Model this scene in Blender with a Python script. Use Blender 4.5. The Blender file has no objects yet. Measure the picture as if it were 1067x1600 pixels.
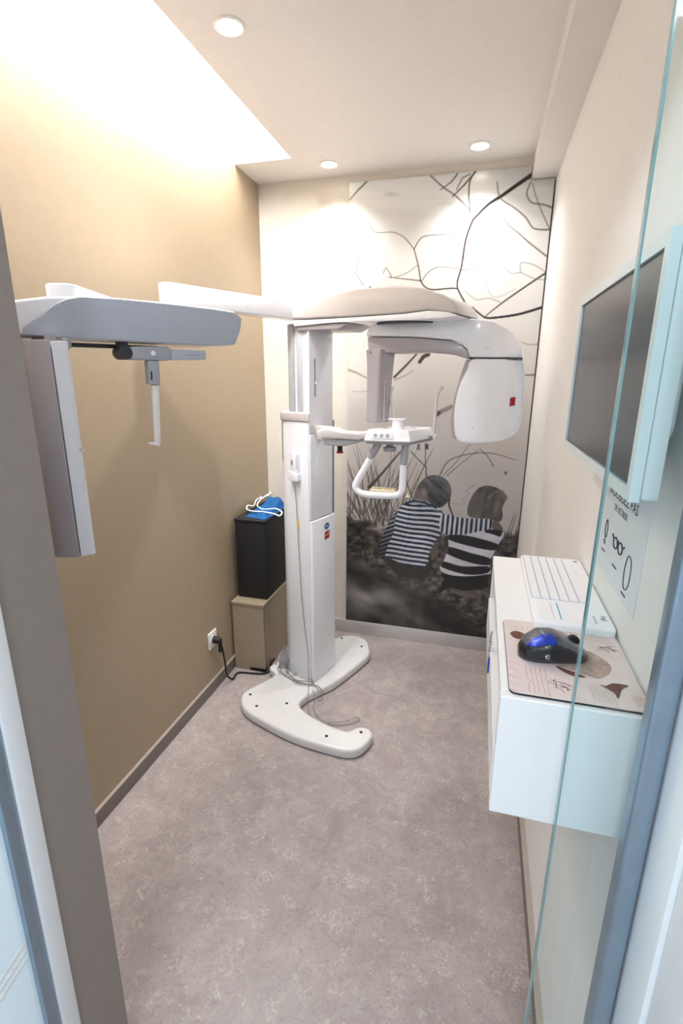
import bpy, bmesh, math, random
import numpy as np
from mathutils import Vector, Matrix

random.seed(7)
np.random.seed(7)
S = bpy.context.scene
C = S.collection

# ------------------------------------------------------------------ camera
EYE = 1.55                      # lens height above the floor, metres
FPX = 777.0                     # focal length in pixels of the 1067 x 1600 frame
CX, CY = 533.5, 800.0


def _k(x, y):
    return np.array([(x - CX) / FPX, -(y - CY) / FPX, -1.0])


_d = _k(754, 588); _d /= np.linalg.norm(_d)
_u = -_k(518, 3635); _u -= _d * (_u @ _d); _u /= np.linalg.norm(_u)
_r = np.cross(_d, _u)
ROT = np.array([_r, _d, _u])    # camera axes -> room axes (X right, Y into the room, Z up)

cam_d = bpy.data.cameras.new('camera')
cam = bpy.data.objects.new('camera', cam_d)
C.objects.link(cam)
cam_d.sensor_fit = 'HORIZONTAL'
cam_d.sensor_width = 24.0
cam_d.lens = FPX / 1067.0 * 24.0
cam_d.clip_start = 0.02
cam.matrix_world = Matrix([[*ROT[0], 0], [*ROT[1], 0], [*ROT[2], EYE], [0, 0, 0, 1]])
S.camera = cam

# ------------------------------------------------------------------ world, large lights, exposure
S.view_settings.view_transform = 'Standard'
S.view_settings.look = 'None'
S.view_settings.gamma = 1.0
S.view_settings.use_curve_mapping = False
S.view_settings.exposure = 0.54

w = bpy.data.worlds.new('world')
S.world = w
w.use_nodes = True
w.node_tree.nodes['Background'].inputs[0].default_value = (0.80, 0.90, 1.0, 1)
w.node_tree.nodes['Background'].inputs[1].default_value = 0.6


def area(name, loc, sx, sy, energy, col, rot=(0, 0, 0), spread=math.pi):
    l = bpy.data.lights.new(name, 'AREA')
    l.shape = 'RECTANGLE'; l.size = sx; l.size_y = sy
    l.energy = energy; l.color = col; l.spread = spread
    o = bpy.data.objects.new(name, l); C.objects.link(o)
    o.location = loc; o.rotation_euler = rot
    return o


# daylight-white panels, out of view, over the corridor the picture is taken from
area('corridor_unseen_panel', (0.40, -0.70, 2.58), 0.35, 0.35, 6, (0.80, 0.90, 1.0))
area('corridor_unseen_panel', (-0.20, -0.95, 2.58), 0.30, 0.30, 18, (0.80, 0.89, 1.0))
area('corridor_unseen_panel', (-1.70, -0.50, 2.58), 0.6, 0.6, 60, (0.86, 0.94, 1.0))  # added lamp, out of view, to brighten the frosted leaf from behind
# light strip lying in the ceiling cove over the left wall
area('cove_light_strip', (-1.06, 1.45, 2.86), 0.16, 1.9, 37, (0.985, 0.985, 0.985))


# ------------------------------------------------------------------ pixel -> room helpers
def ray(x, y): return ROT @ _k(x, y)
def at_z(x, y, z): v = ray(x, y); return np.array([0, 0, EYE]) + v * ((z - EYE) / v[2])
def at_x(x, y, X): v = ray(x, y); return np.array([0, 0, EYE]) + v * (X / v[0])
def at_y(x, y, Y): v = ray(x, y); return np.array([0, 0, EYE]) + v * (Y / v[1])
def at_d(x, y, D): return np.array([0, 0, EYE]) + ray(x, y) * D
def at_pl(x, y, o, e):
    n = np.array([-e[1], e[0]]); v = ray(x, y)
    return np.array([0, 0, EYE]) + v * ((np.array(o[:2]) @ n) / (v[:2] @ n))


# ------------------------------------------------------------------ materials
def lin(c):
    return tuple(((v / 255.0) / 12.92 if v <= 10 else (((v / 255.0) + 0.055) / 1.055) ** 2.4) for v in c)


def mat(name, rgb, rough=0.5, metal=0.0, var=0.04, scale=30.0, bump=0.0, bscale=None, coat=0.0, emit=None, estr=0.0, trans=0.0, ior=1.45, alpha=1.0, spec=0.5, aniso=None):
    m = bpy.data.materials.new(name); m.use_nodes = True
    nt = m.node_tree; b = nt.nodes['Principled BSDF']
    base = lin(rgb)
    tc = nt.nodes.new('ShaderNodeTexCoord')
    nz = nt.nodes.new('ShaderNodeTexNoise'); nz.inputs['Scale'].default_value = scale; nz.inputs['Detail'].default_value = 4
    if aniso:
        mp = nt.nodes.new('ShaderNodeMapping'); mp.inputs['Scale'].default_value = aniso
        nt.links.new(tc.outputs['Object'], mp.inputs[0]); nt.links.new(mp.outputs[0], nz.inputs['Vector'])
    else:
        nt.links.new(tc.outputs['Object'], nz.inputs['Vector'])
    rp = nt.nodes.new('ShaderNodeValToRGB')
    rp.color_ramp.elements[0].position = 0.3; rp.color_ramp.elements[1].position = 0.7
    rp.color_ramp.elements[0].color = (*[max(0, v * (1 - var)) for v in base], 1)
    rp.color_ramp.elements[1].color = (*[min(1, v * (1 + var)) for v in base], 1)
    nt.links.new(nz.outputs['Fac'], rp.inputs[0]); nt.links.new(rp.outputs[0], b.inputs['Base Color'])
    b.inputs['Roughness'].default_value = rough; b.inputs['Metallic'].default_value = metal
    b.inputs['IOR'].default_value = ior
    b.inputs['Coat Weight'].default_value = coat
    b.inputs['Coat Roughness'].default_value = 0.08
    b.inputs['Specular IOR Level'].default_value = spec
    b.inputs['Transmission Weight'].default_value = trans
    b.inputs['Alpha'].default_value = alpha
    if bump:
        nb = nt.nodes.new('ShaderNodeTexNoise'); nb.inputs['Scale'].default_value = bscale or scale; nb.inputs['Detail'].default_value = 5
        nt.links.new(tc.outputs['Object'], nb.inputs['Vector'])
        bp = nt.nodes.new('ShaderNodeBump'); bp.inputs['Strength'].default_value = bump; bp.inputs['Distance'].default_value = 0.002
        nt.links.new(nb.outputs['Fac'], bp.inputs['Height']); nt.links.new(bp.outputs[0], b.inputs['Normal'])
    if emit:
        b.inputs['Emission Color'].default_value = (*lin(emit), 1); b.inputs['Emission Strength'].default_value = estr
    return m


def lino_material():
    m = bpy.data.materials.new('marbled_linoleum'); m.use_nodes = True
    nt = m.node_tree; b = nt.nodes['Principled BSDF']
    tc = nt.nodes.new('ShaderNodeTexCoord')

    def noise(scale, detail, dist, rough=0.6):
        n = nt.nodes.new('ShaderNodeTexNoise'); n.inputs['Scale'].default_value = scale
        n.inputs['Detail'].default_value = detail; n.inputs['Distortion'].default_value = dist
        n.inputs['Roughness'].default_value = rough
        nt.links.new(tc.outputs['Object'], n.inputs['Vector']); return n

    def ramp(src, stops):
        r = nt.nodes.new('ShaderNodeValToRGB')
        while len(r.color_ramp.elements) < len(stops): r.color_ramp.elements.new(0.5)
        for e, (p, c) in zip(r.color_ramp.elements, stops): e.position = p; e.color = (*c, 1)
        nt.links.new(src, r.inputs[0]); return r.outputs[0]

    def mix(fac, a, bcol, mode='MIX'):
        x = nt.nodes.new('ShaderNodeMix'); x.data_type = 'RGBA'; x.blend_type = mode
        if isinstance(fac, float): x.inputs['Factor'].default_value = fac
        else: nt.links.new(fac, x.inputs['Factor'])
        nt.links.new(a, x.inputs[6]); nt.links.new(bcol, x.inputs[7]); return x.outputs[2]
    cloud = noise(7, 8, 0.8, 0.7)
    base = ramp(cloud.outputs['Fac'], [(0.30, lin((147, 135, 132))), (0.50, lin((160, 149, 146))), (0.70, lin((173, 162, 157)))])
    curl = noise(27, 2, 1.8)                # pale curled streaks: thin ridges of a strongly warped noise
    pale = ramp(curl.outputs['Fac'], [(0.465, (0, 0, 0)), (0.492, (1, 1, 1)), (0.508, (1, 1, 1)), (0.535, (0, 0, 0))])
    msk = noise(16, 2, 0.5)
    mk = ramp(msk.outputs['Fac'], [(0.49, (0, 0, 0)), (0.60, (0.75, 0.75, 0.75))])
    mul = nt.nodes.new('ShaderNodeMath'); mul.operation = 'MULTIPLY'
    nt.links.new(pale, mul.inputs[0]); nt.links.new(mk, mul.inputs[1])
    c1 = nt.nodes.new('ShaderNodeRGB'); c1.outputs[0].default_value = (*lin((194, 184, 177)), 1)
    col = mix(mul.outputs[0], base, c1.outputs[0])
    curl2 = noise(33, 2, 2.2)
    dark = ramp(curl2.outputs['Fac'], [(0.385, (0, 0, 0)), (0.41, (0.45, 0.45, 0.45)), (0.425, (0.45, 0.45, 0.45)), (0.45, (0, 0, 0))])
    c2 = nt.nodes.new('ShaderNodeRGB'); c2.outputs[0].default_value = (*lin((120, 106, 106)), 1)
    col = mix(dark, col, c2.outputs[0])
    nt.links.new(col, b.inputs['Base Color'])
    b.inputs['Roughness'].default_value = 0.42
    bp = nt.nodes.new('ShaderNodeBump'); bp.inputs['Strength'].default_value = 0.12; bp.inputs['Distance'].default_value = 0.001
    nt.links.new(curl.outputs['Fac'], bp.inputs['Height']); nt.links.new(bp.outputs[0], b.inputs['Normal'])
    return m


def glass_mat(name, tint, rough=0.0):
    """thin sheet glass: mostly lets light straight through with a faint green tint, plus a mirror-like sheen"""
    m = bpy.data.materials.new(name); m.use_nodes = True
    nt = m.node_tree; nt.nodes.remove(nt.nodes['Principled BSDF'])
    out = nt.nodes['Material Output']
    tr = nt.nodes.new('ShaderNodeBsdfTransparent'); tr.inputs[0].default_value = (*tint, 1)
    gl = nt.nodes.new('ShaderNodeBsdfGlossy'); gl.inputs['Roughness'].default_value = 0.02
    fr = nt.nodes.new('ShaderNodeFresnel'); fr.inputs[0].default_value = 1.45
    mx = nt.nodes.new('ShaderNodeMixShader')
    ge = nt.nodes.new('ShaderNodeNewGeometry'); inv = nt.nodes.new('ShaderNodeMath'); inv.operation = 'SUBTRACT'; inv.inputs[0].default_value = 1.0
    nt.links.new(ge.outputs['Backfacing'], inv.inputs[1])
    mu = nt.nodes.new('ShaderNodeMath'); mu.operation = 'MULTIPLY'       # reflect on the outer faces only
    nt.links.new(fr.outputs[0], mu.inputs[0]); nt.links.new(inv.outputs[0], mu.inputs[1])
    nt.links.new(mu.outputs[0], mx.inputs[0]); nt.links.new(tr.outputs[0], mx.inputs[1]); nt.links.new(gl.outputs[0], mx.inputs[2])
    nt.links.new(mx.outputs[0], out.inputs[0])
    return m


def frosted_mat(name, rgb, clear=0.25):
    m = bpy.data.materials.new(name); m.use_nodes = True
    nt = m.node_tree; b = nt.nodes['Principled BSDF']; out = nt.nodes['Material Output']
    b.inputs['Base Color'].default_value = (*lin(rgb), 1); b.inputs['Roughness'].default_value = 0.25
    tr = nt.nodes.new('ShaderNodeBsdfTransparent'); tl = nt.nodes.new('ShaderNodeBsdfTranslucent')
    tl.inputs[0].default_value = (*lin(rgb), 1)
    nz = nt.nodes.new('ShaderNodeTexNoise'); nz.inputs['Scale'].default_value = 300
    m1 = nt.nodes.new('ShaderNodeMixShader'); m1.inputs[0].default_value = 0.5
    m2 = nt.nodes.new('ShaderNodeMixShader'); m2.inputs[0].default_value = clear
    bp = nt.nodes.new('ShaderNodeBump'); bp.inputs['Strength'].default_value = 0.05
    nt.links.new(nz.outputs['Fac'], bp.inputs['Height']); nt.links.new(bp.outputs[0], b.inputs['Normal'])
    nt.links.new(b.outputs[0], m1.inputs[1]); nt.links.new(tl.outputs[0], m1.inputs[2])
    nt.links.new(m1.outputs[0], m2.inputs[1]); nt.links.new(tr.outputs[0], m2.inputs[2]); nt.links.new(m2.outputs[0], out.inputs[0])
    return m


M = {
    'frosted': frosted_mat('frosted_glass_film', (224, 236, 241)),
    'lino': lino_material(),
    'wall_tan': mat('tan_wall_paint', (170, 153, 129), 0.6, var=0.02, bump=0.06, bscale=260),
    'wall_cream': mat('cream_wall_paint', (216, 210, 200), 0.6, var=0.02, bump=0.05, bscale=260),
    'wall_white': mat('white_wall_paint', (240, 238, 236), 0.6, var=0.015, bump=0.05, bscale=260),
    'ceil': mat('ceiling_paint', (232, 226, 222), 0.7, var=0.015, bump=0.05, bscale=300),
    'jamb': mat('grey_jamb_paint', (150, 141, 135), 0.6, var=0.03, bump=0.05, bscale=260),
    'frame_white': mat('white_frame_lacquer', (240, 244, 246), 0.35, var=0.01),
    'alu': mat('brushed_aluminium', (206, 204, 202), 0.36, 0.55, var=0.08, scale=6, aniso=(2, 2, 90)),
    'skirt': mat('shaded_aluminium_skirting', (128, 119, 115), 0.4, 0.3, var=0.06, scale=6, aniso=(2, 2, 90)),  # same aluminium as the back skirting, its shade put into the colour
    'skirt_lip': mat('skirting_top_lip', (176, 166, 156), 0.4, 0.3),
    'alu_blue': mat('anodised_profile', (150, 168, 184), 0.35, 0.75, var=0.05),
    'glass': glass_mat('clear_green_glass', (0.925, 0.972, 0.972)),
    'glass_edge': mat('polished_glass_edge', (108, 150, 152), 0.15, var=0.05, coat=0.5),
    'etch': mat('etched_glass_line', (250, 252, 253), 0.6),
    'white_pl': mat('white_gloss_plastic', (244, 245, 249), 0.22, var=0.01, coat=0.4),
    'white_base': mat('white_painted_metal', (214, 212, 211), 0.3, var=0.02, coat=0.2),
    'column': mat('light_grey_enamel', (232, 233, 238), 0.28, var=0.015, coat=0.25),
    'column_dk': mat('column_rail_metal', (205, 207, 213), 0.3, 0.2, var=0.05),
    'taupe': mat('taupe_plastic', (206, 199, 196), 0.38, var=0.015, coat=0.1),
    'grey_pl': mat('mid_grey_plastic', (163, 163, 169), 0.4, var=0.02),
    'ceph_grey': mat('satin_grey_plastic', (176, 181, 191), 0.4, var=0.03, scale=160),
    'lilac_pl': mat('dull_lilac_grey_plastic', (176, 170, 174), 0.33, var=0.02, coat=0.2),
    'dark_pl': mat('charcoal_plastic', (52, 52, 56), 0.45),
    'black': mat('black_rubber', (18, 18, 20), 0.6),
    'black_box': mat('matt_black_laminate', (30, 29, 30), 0.65, var=0.12, scale=90, bump=0.1, bscale=400),
    'seam': mat('dark_seam', (70, 72, 78), 0.6),
    'translucent': mat('frosted_rod_plastic', (226, 218, 212), 0.3, coat=0.3),
    'tan_slot': mat('ivory_plastic', (226, 210, 178), 0.4),
    'red': mat('red_sticker', (168, 32, 40), 0.4),
    'red_btn': mat('red_button', (190, 40, 36), 0.35),
    'blue_st': mat('blue_sticker', (22, 96, 150), 0.4),
    'print_white': mat('white_print', (238, 238, 238), 0.5),
    'label_grey': mat('grey_warning_label', (158, 156, 150), 0.5, var=0.25, scale=14, aniso=(1, 1, 40)),
    'label_yel': mat('yellow_label', (204, 184, 60), 0.5),
    'yellow': mat('yellow_tag', (236, 196, 40), 0.45),
    'cable_grey': mat('grey_cable_sheath', (128, 122, 118), 0.5),
    'cable_black': mat('black_cable_sheath', (22, 22, 24), 0.5),
    'cab': mat('beige_painted_board', (152, 137, 116), 0.55, var=0.025),
    'blue_cloth': mat('blue_nonwoven_cloth', (8, 86, 146), 0.8, var=0.08, scale=60, bump=0.4, bscale=90),
    'white_cord': mat('white_piping_cord', (236, 236, 234), 0.7),
    'socket': mat('socket_white', (236, 234, 228), 0.35),
    'desk': mat('white_melamine', (240, 239, 238), 0.35, var=0.01),
    'kb': mat('white_keyboard_plastic', (240, 241, 244), 0.4, var=0.01),
    'kb_gap': mat('keyboard_well', (150, 152, 176), 0.6),
    'cyan': mat('cyan_accent', (24, 150, 190), 0.4),
    'grey_print': mat('grey_print', (150, 156, 164), 0.6),
    'ink': mat('black_ink', (40, 44, 52), 0.7),
    'paper': mat('white_paper', (226, 230, 236), 0.6, var=0.01),
    'pad_base': mat('mousepad_rubber', (22, 24, 34), 0.8),
    'pad_top': mat('mousepad_cloth', (222, 206, 202), 0.8, var=0.05, scale=25),
    'sepia': mat('sepia_print', (112, 74, 62), 0.8, var=0.3, scale=200),
    'sepia_lt': mat('light_sepia_print', (184, 156, 144), 0.8, var=0.25, scale=120),
    'mouse_blk': mat('black_satin_plastic', (26, 27, 32), 0.3, coat=0.3),
    'mouse_grey': mat('graphite_metallic_plastic', (96, 98, 106), 0.28, 0.6, coat=0.4),
    'mouse_blue': mat('blue_tag_and_highlight', (36, 70, 190), 0.25, 0.4, coat=0.5),
    'chrome': mat('chrome', (205, 208, 212), 0.12, 1.0),
    'screen': mat('dark_lcd_panel', (40, 37, 38), 0.22, var=0.05, spec=0.6),
    'bezel': mat('white_bezel', (226, 234, 234), 0.35, var=0.01),
    'mauve': mat('mauve_booklet', (176, 164, 176), 0.6),
    'lamp_ring': mat('lamp_ring_lacquer', (235, 230, 224), 0.4),
    'lamp_lens': mat('lit_lamp_lens', (255, 250, 240), 0.4, emit=(255, 244, 226), estr=14.0),
    'corr': mat('corridor_wall_paint', (240, 243, 246), 0.6, var=0.01),
}

# ------------------------------------------------------------------ mesh helpers
ORG = {}            # object -> room position of its origin


def tag(o, label=None, cat=None, group=None, kind=None):
    if label: o['label'] = label
    if cat: o['category'] = cat
    if group: o['group'] = group
    if kind: o['kind'] = kind
    return o


def empty(name, loc, label, cat, group=None, kind=None):
    o = bpy.data.objects.new(name, None); C.objects.link(o)
    o.location = loc; o.empty_display_size = 0.05
    ORG[o] = np.array(loc, float)
    return tag(o, label, cat, group, kind)


def finish(name, bm, m, parent=None, bevel=0.0, seg=3, sharp=35.0, bevel_angle=28.0):
    bmesh.ops.recalc_face_normals(bm, faces=bm.faces)
    if bevel > 0:
        es = [e for e in bm.edges if len(e.link_faces) == 2 and e.calc_face_angle(0) > math.radians(bevel_angle)]
        bmesh.ops.bevel(bm, geom=es, offset=bevel, segments=seg, profile=0.5, affect='EDGES', clamp_overlap=True)
    for f in bm.faces: f.smooth = True
    for e in bm.edges:
        if len(e.link_faces) == 2 and e.calc_face_angle(0) > math.radians(sharp): e.smooth = False
    if parent is None:
        xs = np.array([v.co[:] for v in bm.verts])
        org = np.array([(xs[:, 0].min() + xs[:, 0].max()) / 2, (xs[:, 1].min() + xs[:, 1].max()) / 2, xs[:, 2].min()])
    else:
        org = ORG[parent]
    for v in bm.verts: v.co = Vector(np.array(v.co) - org)
    me = bpy.data.meshes.new(name); bm.to_mesh(me); bm.free()
    ms = m if isinstance(m, (list, tuple)) else [m]
    for x in ms: me.materials.append(M[x] if isinstance(x, str) else x)
    o = bpy.data.objects.new(name, me); C.objects.link(o)
    if parent is not None: o.parent = parent
    else: o.location = org
    ORG[o] = org
    return o


def add_prism(bm, poly, O, e1, e2, n, t0, t1):
    O, e1, e2, n = [np.array(x, float) for x in (O, e1, e2, n)]
    a = [bm.verts.new(O + e1 * p[0] + e2 * p[1] + n * t0) for p in poly]
    b = [bm.verts.new(O + e1 * p[0] + e2 * p[1] + n * t1) for p in poly]
    N = len(poly)
    bm.faces.new(a[::-1]); bm.faces.new(b)
    for i in range(N):
        j = (i + 1) % N
        bm.faces.new((a[i], a[j], b[j], b[i]))


def add_box(bm, x0, x1, y0, y1, z0, z1):
    add_prism(bm, [(x0, y0), (x1, y0), (x1, y1), (x0, y1)], (0, 0, 0), (1, 0, 0), (0, 1, 0), (0, 0, 1), z0, z1)


def box(name, x0, x1, y0, y1, z0, z1, m, parent=None, bevel=0.0, seg=2):
    bm = bmesh.new(); add_box(bm, x0, x1, y0, y1, z0, z1)
    return finish(name, bm, m, parent, bevel, seg)


def prism(name, poly, fr, t0, t1, m, parent=None, bevel=0.0, seg=3, cuts=None, warp=None, **kw):
    O, e1, e2, n = fr
    bm = bmesh.new(); add_prism(bm, poly, O, e1, e2, n, t0, t1)
    if cuts:
        for s in cuts:
            g = bm.verts[:] + bm.edges[:] + bm.faces[:]
            bmesh.ops.bisect_plane(bm, geom=g, plane_co=Vector(np.array(O) + np.array(e1) * s), plane_no=Vector(e1), dist=1e-5)
    if warp:
        for v in bm.verts: v.co = Vector(warp(np.array(v.co)))
    return finish(name, bm, m, parent, bevel, seg, **kw)


def vframe(o, e):
    """vertical plane through plan point o along plan direction e; the normal points away from the camera"""
    e = np.array([e[0], e[1], 0.0]); e /= np.linalg.norm(e)
    n = np.array([-e[1], e[0], 0.0])
    O = np.array([o[0], o[1], 0.0])
    if n @ O < 0: n = -n
    return (O, e, np.array([0, 0, 1.0]), n)


def pix(fr, pts):
    """picture points -> coordinates in a vertical plane of the room"""
    O, e, z, n = fr; r = []
    for (x, y) in pts:
        p = at_pl(x, y, O[:2], e[:2]); r.append((float((p - O) @ e), float(p[2])))
    return r


def smooth_path(pts, k=6, closed=False):
    P = [np.array(p, float) for p in pts]; N = len(P); out = []
    rng = range(N if closed else N - 1)
    for i in rng:
        p0 = P[(i - 1) % N] if (closed or i > 0) else P[0]
        p1, p2 = P[i], P[(i + 1) % N]
        p3 = P[(i + 2) % N] if (closed or i + 2 < N) else P[-1]
        for j in range(k):
            t = j / k
            out.append(0.5 * ((2 * p1) + (-p0 + p2) * t + (2 * p0 - 5 * p1 + 4 * p2 - p3) * t * t + (-p0 + 3 * p1 - 3 * p2 + p3) * t ** 3))
    if not closed: out.append(P[-1])
    return out


def add_tube(bm, pts, r, sides=8, closed=False, flat=1.0, caps=True):
    P = [np.array(p, float) for p in pts]; N = len(P)
    rings = []; up = None
    for i in range(N):
        a = P[(i - 1) % N] if (closed or i > 0) else P[i]
        b = P[(i + 1) % N] if (closed or i < N - 1) else P[i]
        t = b - a; t /= (np.linalg.norm(t) + 1e-12)
        if up is None:
            up = np.array([0, 0, 1.0]) if abs(t[2]) < 0.9 else np.array([1.0, 0, 0])
        up = up - t * (up @ t); up /= (np.linalg.norm(up) + 1e-12)
        s = np.cross(t, up)
        rr = r[i] if isinstance(r, (list, tuple)) else r
        rings.append([bm.verts.new(P[i] + (up * math.cos(2 * math.pi * q / sides) * flat + s * math.sin(2 * math.pi * q / sides)) * rr) for q in range(sides)])
    for i in range(N if closed else N - 1):
        A, B = rings[i], rings[(i + 1) % N]
        for q in range(sides):
            bm.faces.new((A[q], A[(q + 1) % sides], B[(q + 1) % sides], B[q]))
    if caps and not closed:
        bm.faces.new(rings[0][::-1]); bm.faces.new(rings[-1])


def tube(name, pts, r, m, parent=None, k=6, sides=8, closed=False, flat=1.0, straight=False):
    bm = bmesh.new()
    add_tube(bm, pts if straight else smooth_path(pts, k, closed), r, sides, closed, flat)
    return finish(name, bm, m, parent, sharp=60)


def lathe(name, prof, c, m, parent=None, axis=(0, 0, 1), sides=24, sharp=35, bevel=0.0):
    """prof: list of (radius, height along axis) from bottom to top"""
    ax = Vector(axis).normalized(); q = Vector((0, 0, 1)).rotation_difference(ax)
    bm = bmesh.new(); rings = []
    for r, h in prof:
        rings.append([bm.verts.new(Vector(c) + q @ Vector((r * math.cos(2 * math.pi * i / sides), r * math.sin(2 * math.pi * i / sides), h))) for i in range(sides)])
    for A, B in zip(rings, rings[1:]):
        for i in range(sides): bm.faces.new((A[i], A[(i + 1) % sides], B[(i + 1) % sides], B[i]))
    bm.faces.new(rings[0][::-1]); bm.faces.new(rings[-1])
    return finish(name, bm, m, parent, bevel=bevel, sharp=sharp)


def rounded(poly, rad, seg=5):
    """round the corners of a 2D polygon; rad is one radius or one per corner"""
    out = []; N = len(poly)
    for i in range(N):
        p = np.array(poly[i]); a = np.array(poly[i - 1]) - p; b = np.array(poly[(i + 1) % N]) - p
        la, lb = np.linalg.norm(a), np.linalg.norm(b); a /= la; b /= lb
        r = rad[i] if isinstance(rad, (list, tuple)) else rad
        if r <= 0: out.append(tuple(p)); continue
        ang = math.acos(max(-1, min(1, float(a @ b)))); d = min(r / math.tan(ang / 2), la * 0.49, lb * 0.49)
        A, B = p + a * d, p + b * d
        for j in range(seg + 1):
            t = j / seg; q = (1 - t) ** 2 * A + 2 * t * (1 - t) * p + t * t * B
            out.append((float(q[0]), float(q[1])))
    return out


def smooth_poly(pts, k=4):
    return [tuple(p) for p in smooth_path(pts, k, True)]


def text_part(name, body, size, fr, m, parent, align='LEFT', thick=0.0004):
    """lettering as a thin mesh in the frame (O, e1, e2)"""
    cu = bpy.data.curves.new(name, 'FONT'); cu.body = body; cu.size = size; cu.align_x = align; cu.extrude = thick / 2
    cu.resolution_u = 2
    t = bpy.data.objects.new(name, cu); C.objects.link(t)
    bpy.context.view_layer.update()
    me = bpy.data.meshes.new_from_object(t.evaluated_get(bpy.context.evaluated_depsgraph_get()))
    C.objects.unlink(t); bpy.data.objects.remove(t)
    O, e1, e2 = [np.array(x, float) for x in fr[:3]]; n = np.cross(e1, e2); org = ORG[parent]
    for v in me.vertices:
        c = O + e1 * v.co.x + e2 * v.co.y + n * v.co.z - org; v.co = c
    me.materials.clear(); me.materials.append(M[m])
    o = bpy.data.objects.new(name, me); C.objects.link(o); o.parent = parent; ORG[o] = org
    return o


# ------------------------------------------------------------------ room shell
XL, XR, YB, YF, ZC = -1.205, 0.255, 2.734, 0.65, 2.509
COVE_X, COVE_Y = -0.921, 2.47


def struct(o, label, cat):
    return tag(o, label, cat, kind='structure')


struct(box('floor', -2.9, 1.6, -2.4, YB + 0.1, -0.06, 0.0, 'lino'), 'marbled pinkish grey linoleum floor', 'floor')
struct(box('wall_left', XL - 0.1, XL, 0.535, YB + 0.1, 0, 2.95, 'wall_tan'), 'tan painted long wall on the left', 'wall')
struct(box('wall_back', XL, XR + 0.1, YB, YB + 0.1, 0, 2.95, 'wall_cream'), 'cream painted end wall behind the mural', 'wall')
struct(box('wall_right', XR, XR + 0.1, 0.60, YB, 0, 2.6, 'wall_white'), 'white painted wall carrying the monitor and shelf', 'wall')

bm = bmesh.new()
add_box(bm, COVE_X, XR, 0.535, YB, ZC, ZC + 0.08)
add_box(bm, XL, COVE_X, COVE_Y, YB, ZC, ZC + 0.08)
ceil = struct(finish('ceiling', bm, 'ceil'), 'pale warm ceiling with a bright light cove beside the tan wall', 'ceiling')
bm = bmesh.new()
add_box(bm, COVE_X, COVE_X + 0.05, 0.535, COVE_Y, ZC + 0.08, 2.95)
add_box(bm, XL, COVE_X + 0.05, COVE_Y, COVE_Y + 0.05, ZC + 0.08, 2.95)
add_box(bm, XL, COVE_X + 0.05, 0.535, COVE_Y + 0.05, 2.95, 3.0)
struct(finish('trim_1', bm, 'ceil'), 'upstand walls of the ceiling light cove', 'ceiling cove')
struct(box('trim_2', 0.150, XR, 0.60, YB, 2.42, ZC, 'ceil'), 'boxed soffit running along the top of the white wall', 'soffit')

# front wall with the door opening the picture is taken through
struct(box('wall_front', XL, -0.690, 0.535, YF, 0, ZC, 'jamb'), 'grey brown wall end beside the doorway in the left foreground', 'wall')
struct(box('trim_3', -0.690, XR, 0.535, YF, 2.16, ZC, 'jamb'), 'lintel above the doorway', 'lintel')

bl = struct(box('baseboard_left', XL, XL + 0.012, YF, YB, 0, 0.062, 'skirt', bevel=0.002), 'aluminium skirting coloured dark for shade along the tan wall', 'baseboard')
box('top_lip', XL, XL + 0.013, YF, YB - 0.017, 0.0622, 0.0655, 'skirt_lip', bl)
struct(box('baseboard_back', XL, XR, YB - 0.016, YB, 0, 0.082, 'alu', bevel=0.002), 'brushed aluminium skirting under the mural', 'baseboard')
br_ = struct(box('baseboard_right', XR - 0.015, XR, 0.60, YB, 0, 0.062, 'skirt', bevel=0.002), 'aluminium skirting coloured dark for shade along the white wall', 'baseboard')
box('top_lip', XR - 0.016, XR, 0.60, YB - 0.017, 0.0622, 0.0655, 'skirt_lip', br_)

# corridor around the camera
struct(box('wall_corridor_left', -3.0, -2.9, -2.4, 0.75, 0, 2.65, 'corr'), 'pale corridor wall beyond the open glass leaf', 'wall')
struct(box('wall_corridor_end', -2.9, XL - 0.1, 0.65, 0.75, 0, 2.65, 'corr'), 'pale corridor wall beside the room', 'wall')
struct(box('ceiling_corridor', -2.9, 1.6, -2.4, 0.535, 2.6, 2.65, 'ceil'), 'corridor ceiling', 'ceiling')

# left door leaf, standing open towards the corridor: post, profile, pane with etched lines
d2 = empty('door_2', (-0.69, 0.50, 0), 'open glass door leaf with etched stripes in the left foreground', 'glass door', kind='structure')
box('frame_post', -0.715, -0.684, 0.500, 0.5345, 0, 2.16, 'frame_white', d2, 0.003)
box('edge_profile', -0.712, -0.688, 0.474, 0.499, 0, 2.14, 'alu_blue', d2, 0.004)
fd = vframe((-0.70, 0.474), (0.16, -0.987))
e_leaf = fd[1]; nn = np.array([-e_leaf[1], e_leaf[0], 0])
frl = ((-0.70, 0.474, 0), e_leaf, (0, 0, 1), nn)
pane = prism('glass_pane', [(0.002, 0.01), (0.80, 0.01), (0.80, 2.12), (0.002, 2.12)], frl, -0.004, 0.004, 'frosted', d2)
for z in (0.556, 0.572, 0.588):
    prism('etched_line', [(0.004, z), (0.79, z), (0.79, z + 0.007), (0.004, z + 0.007)], frl, 0.0041, 0.0047, 'etch', pane)

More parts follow.
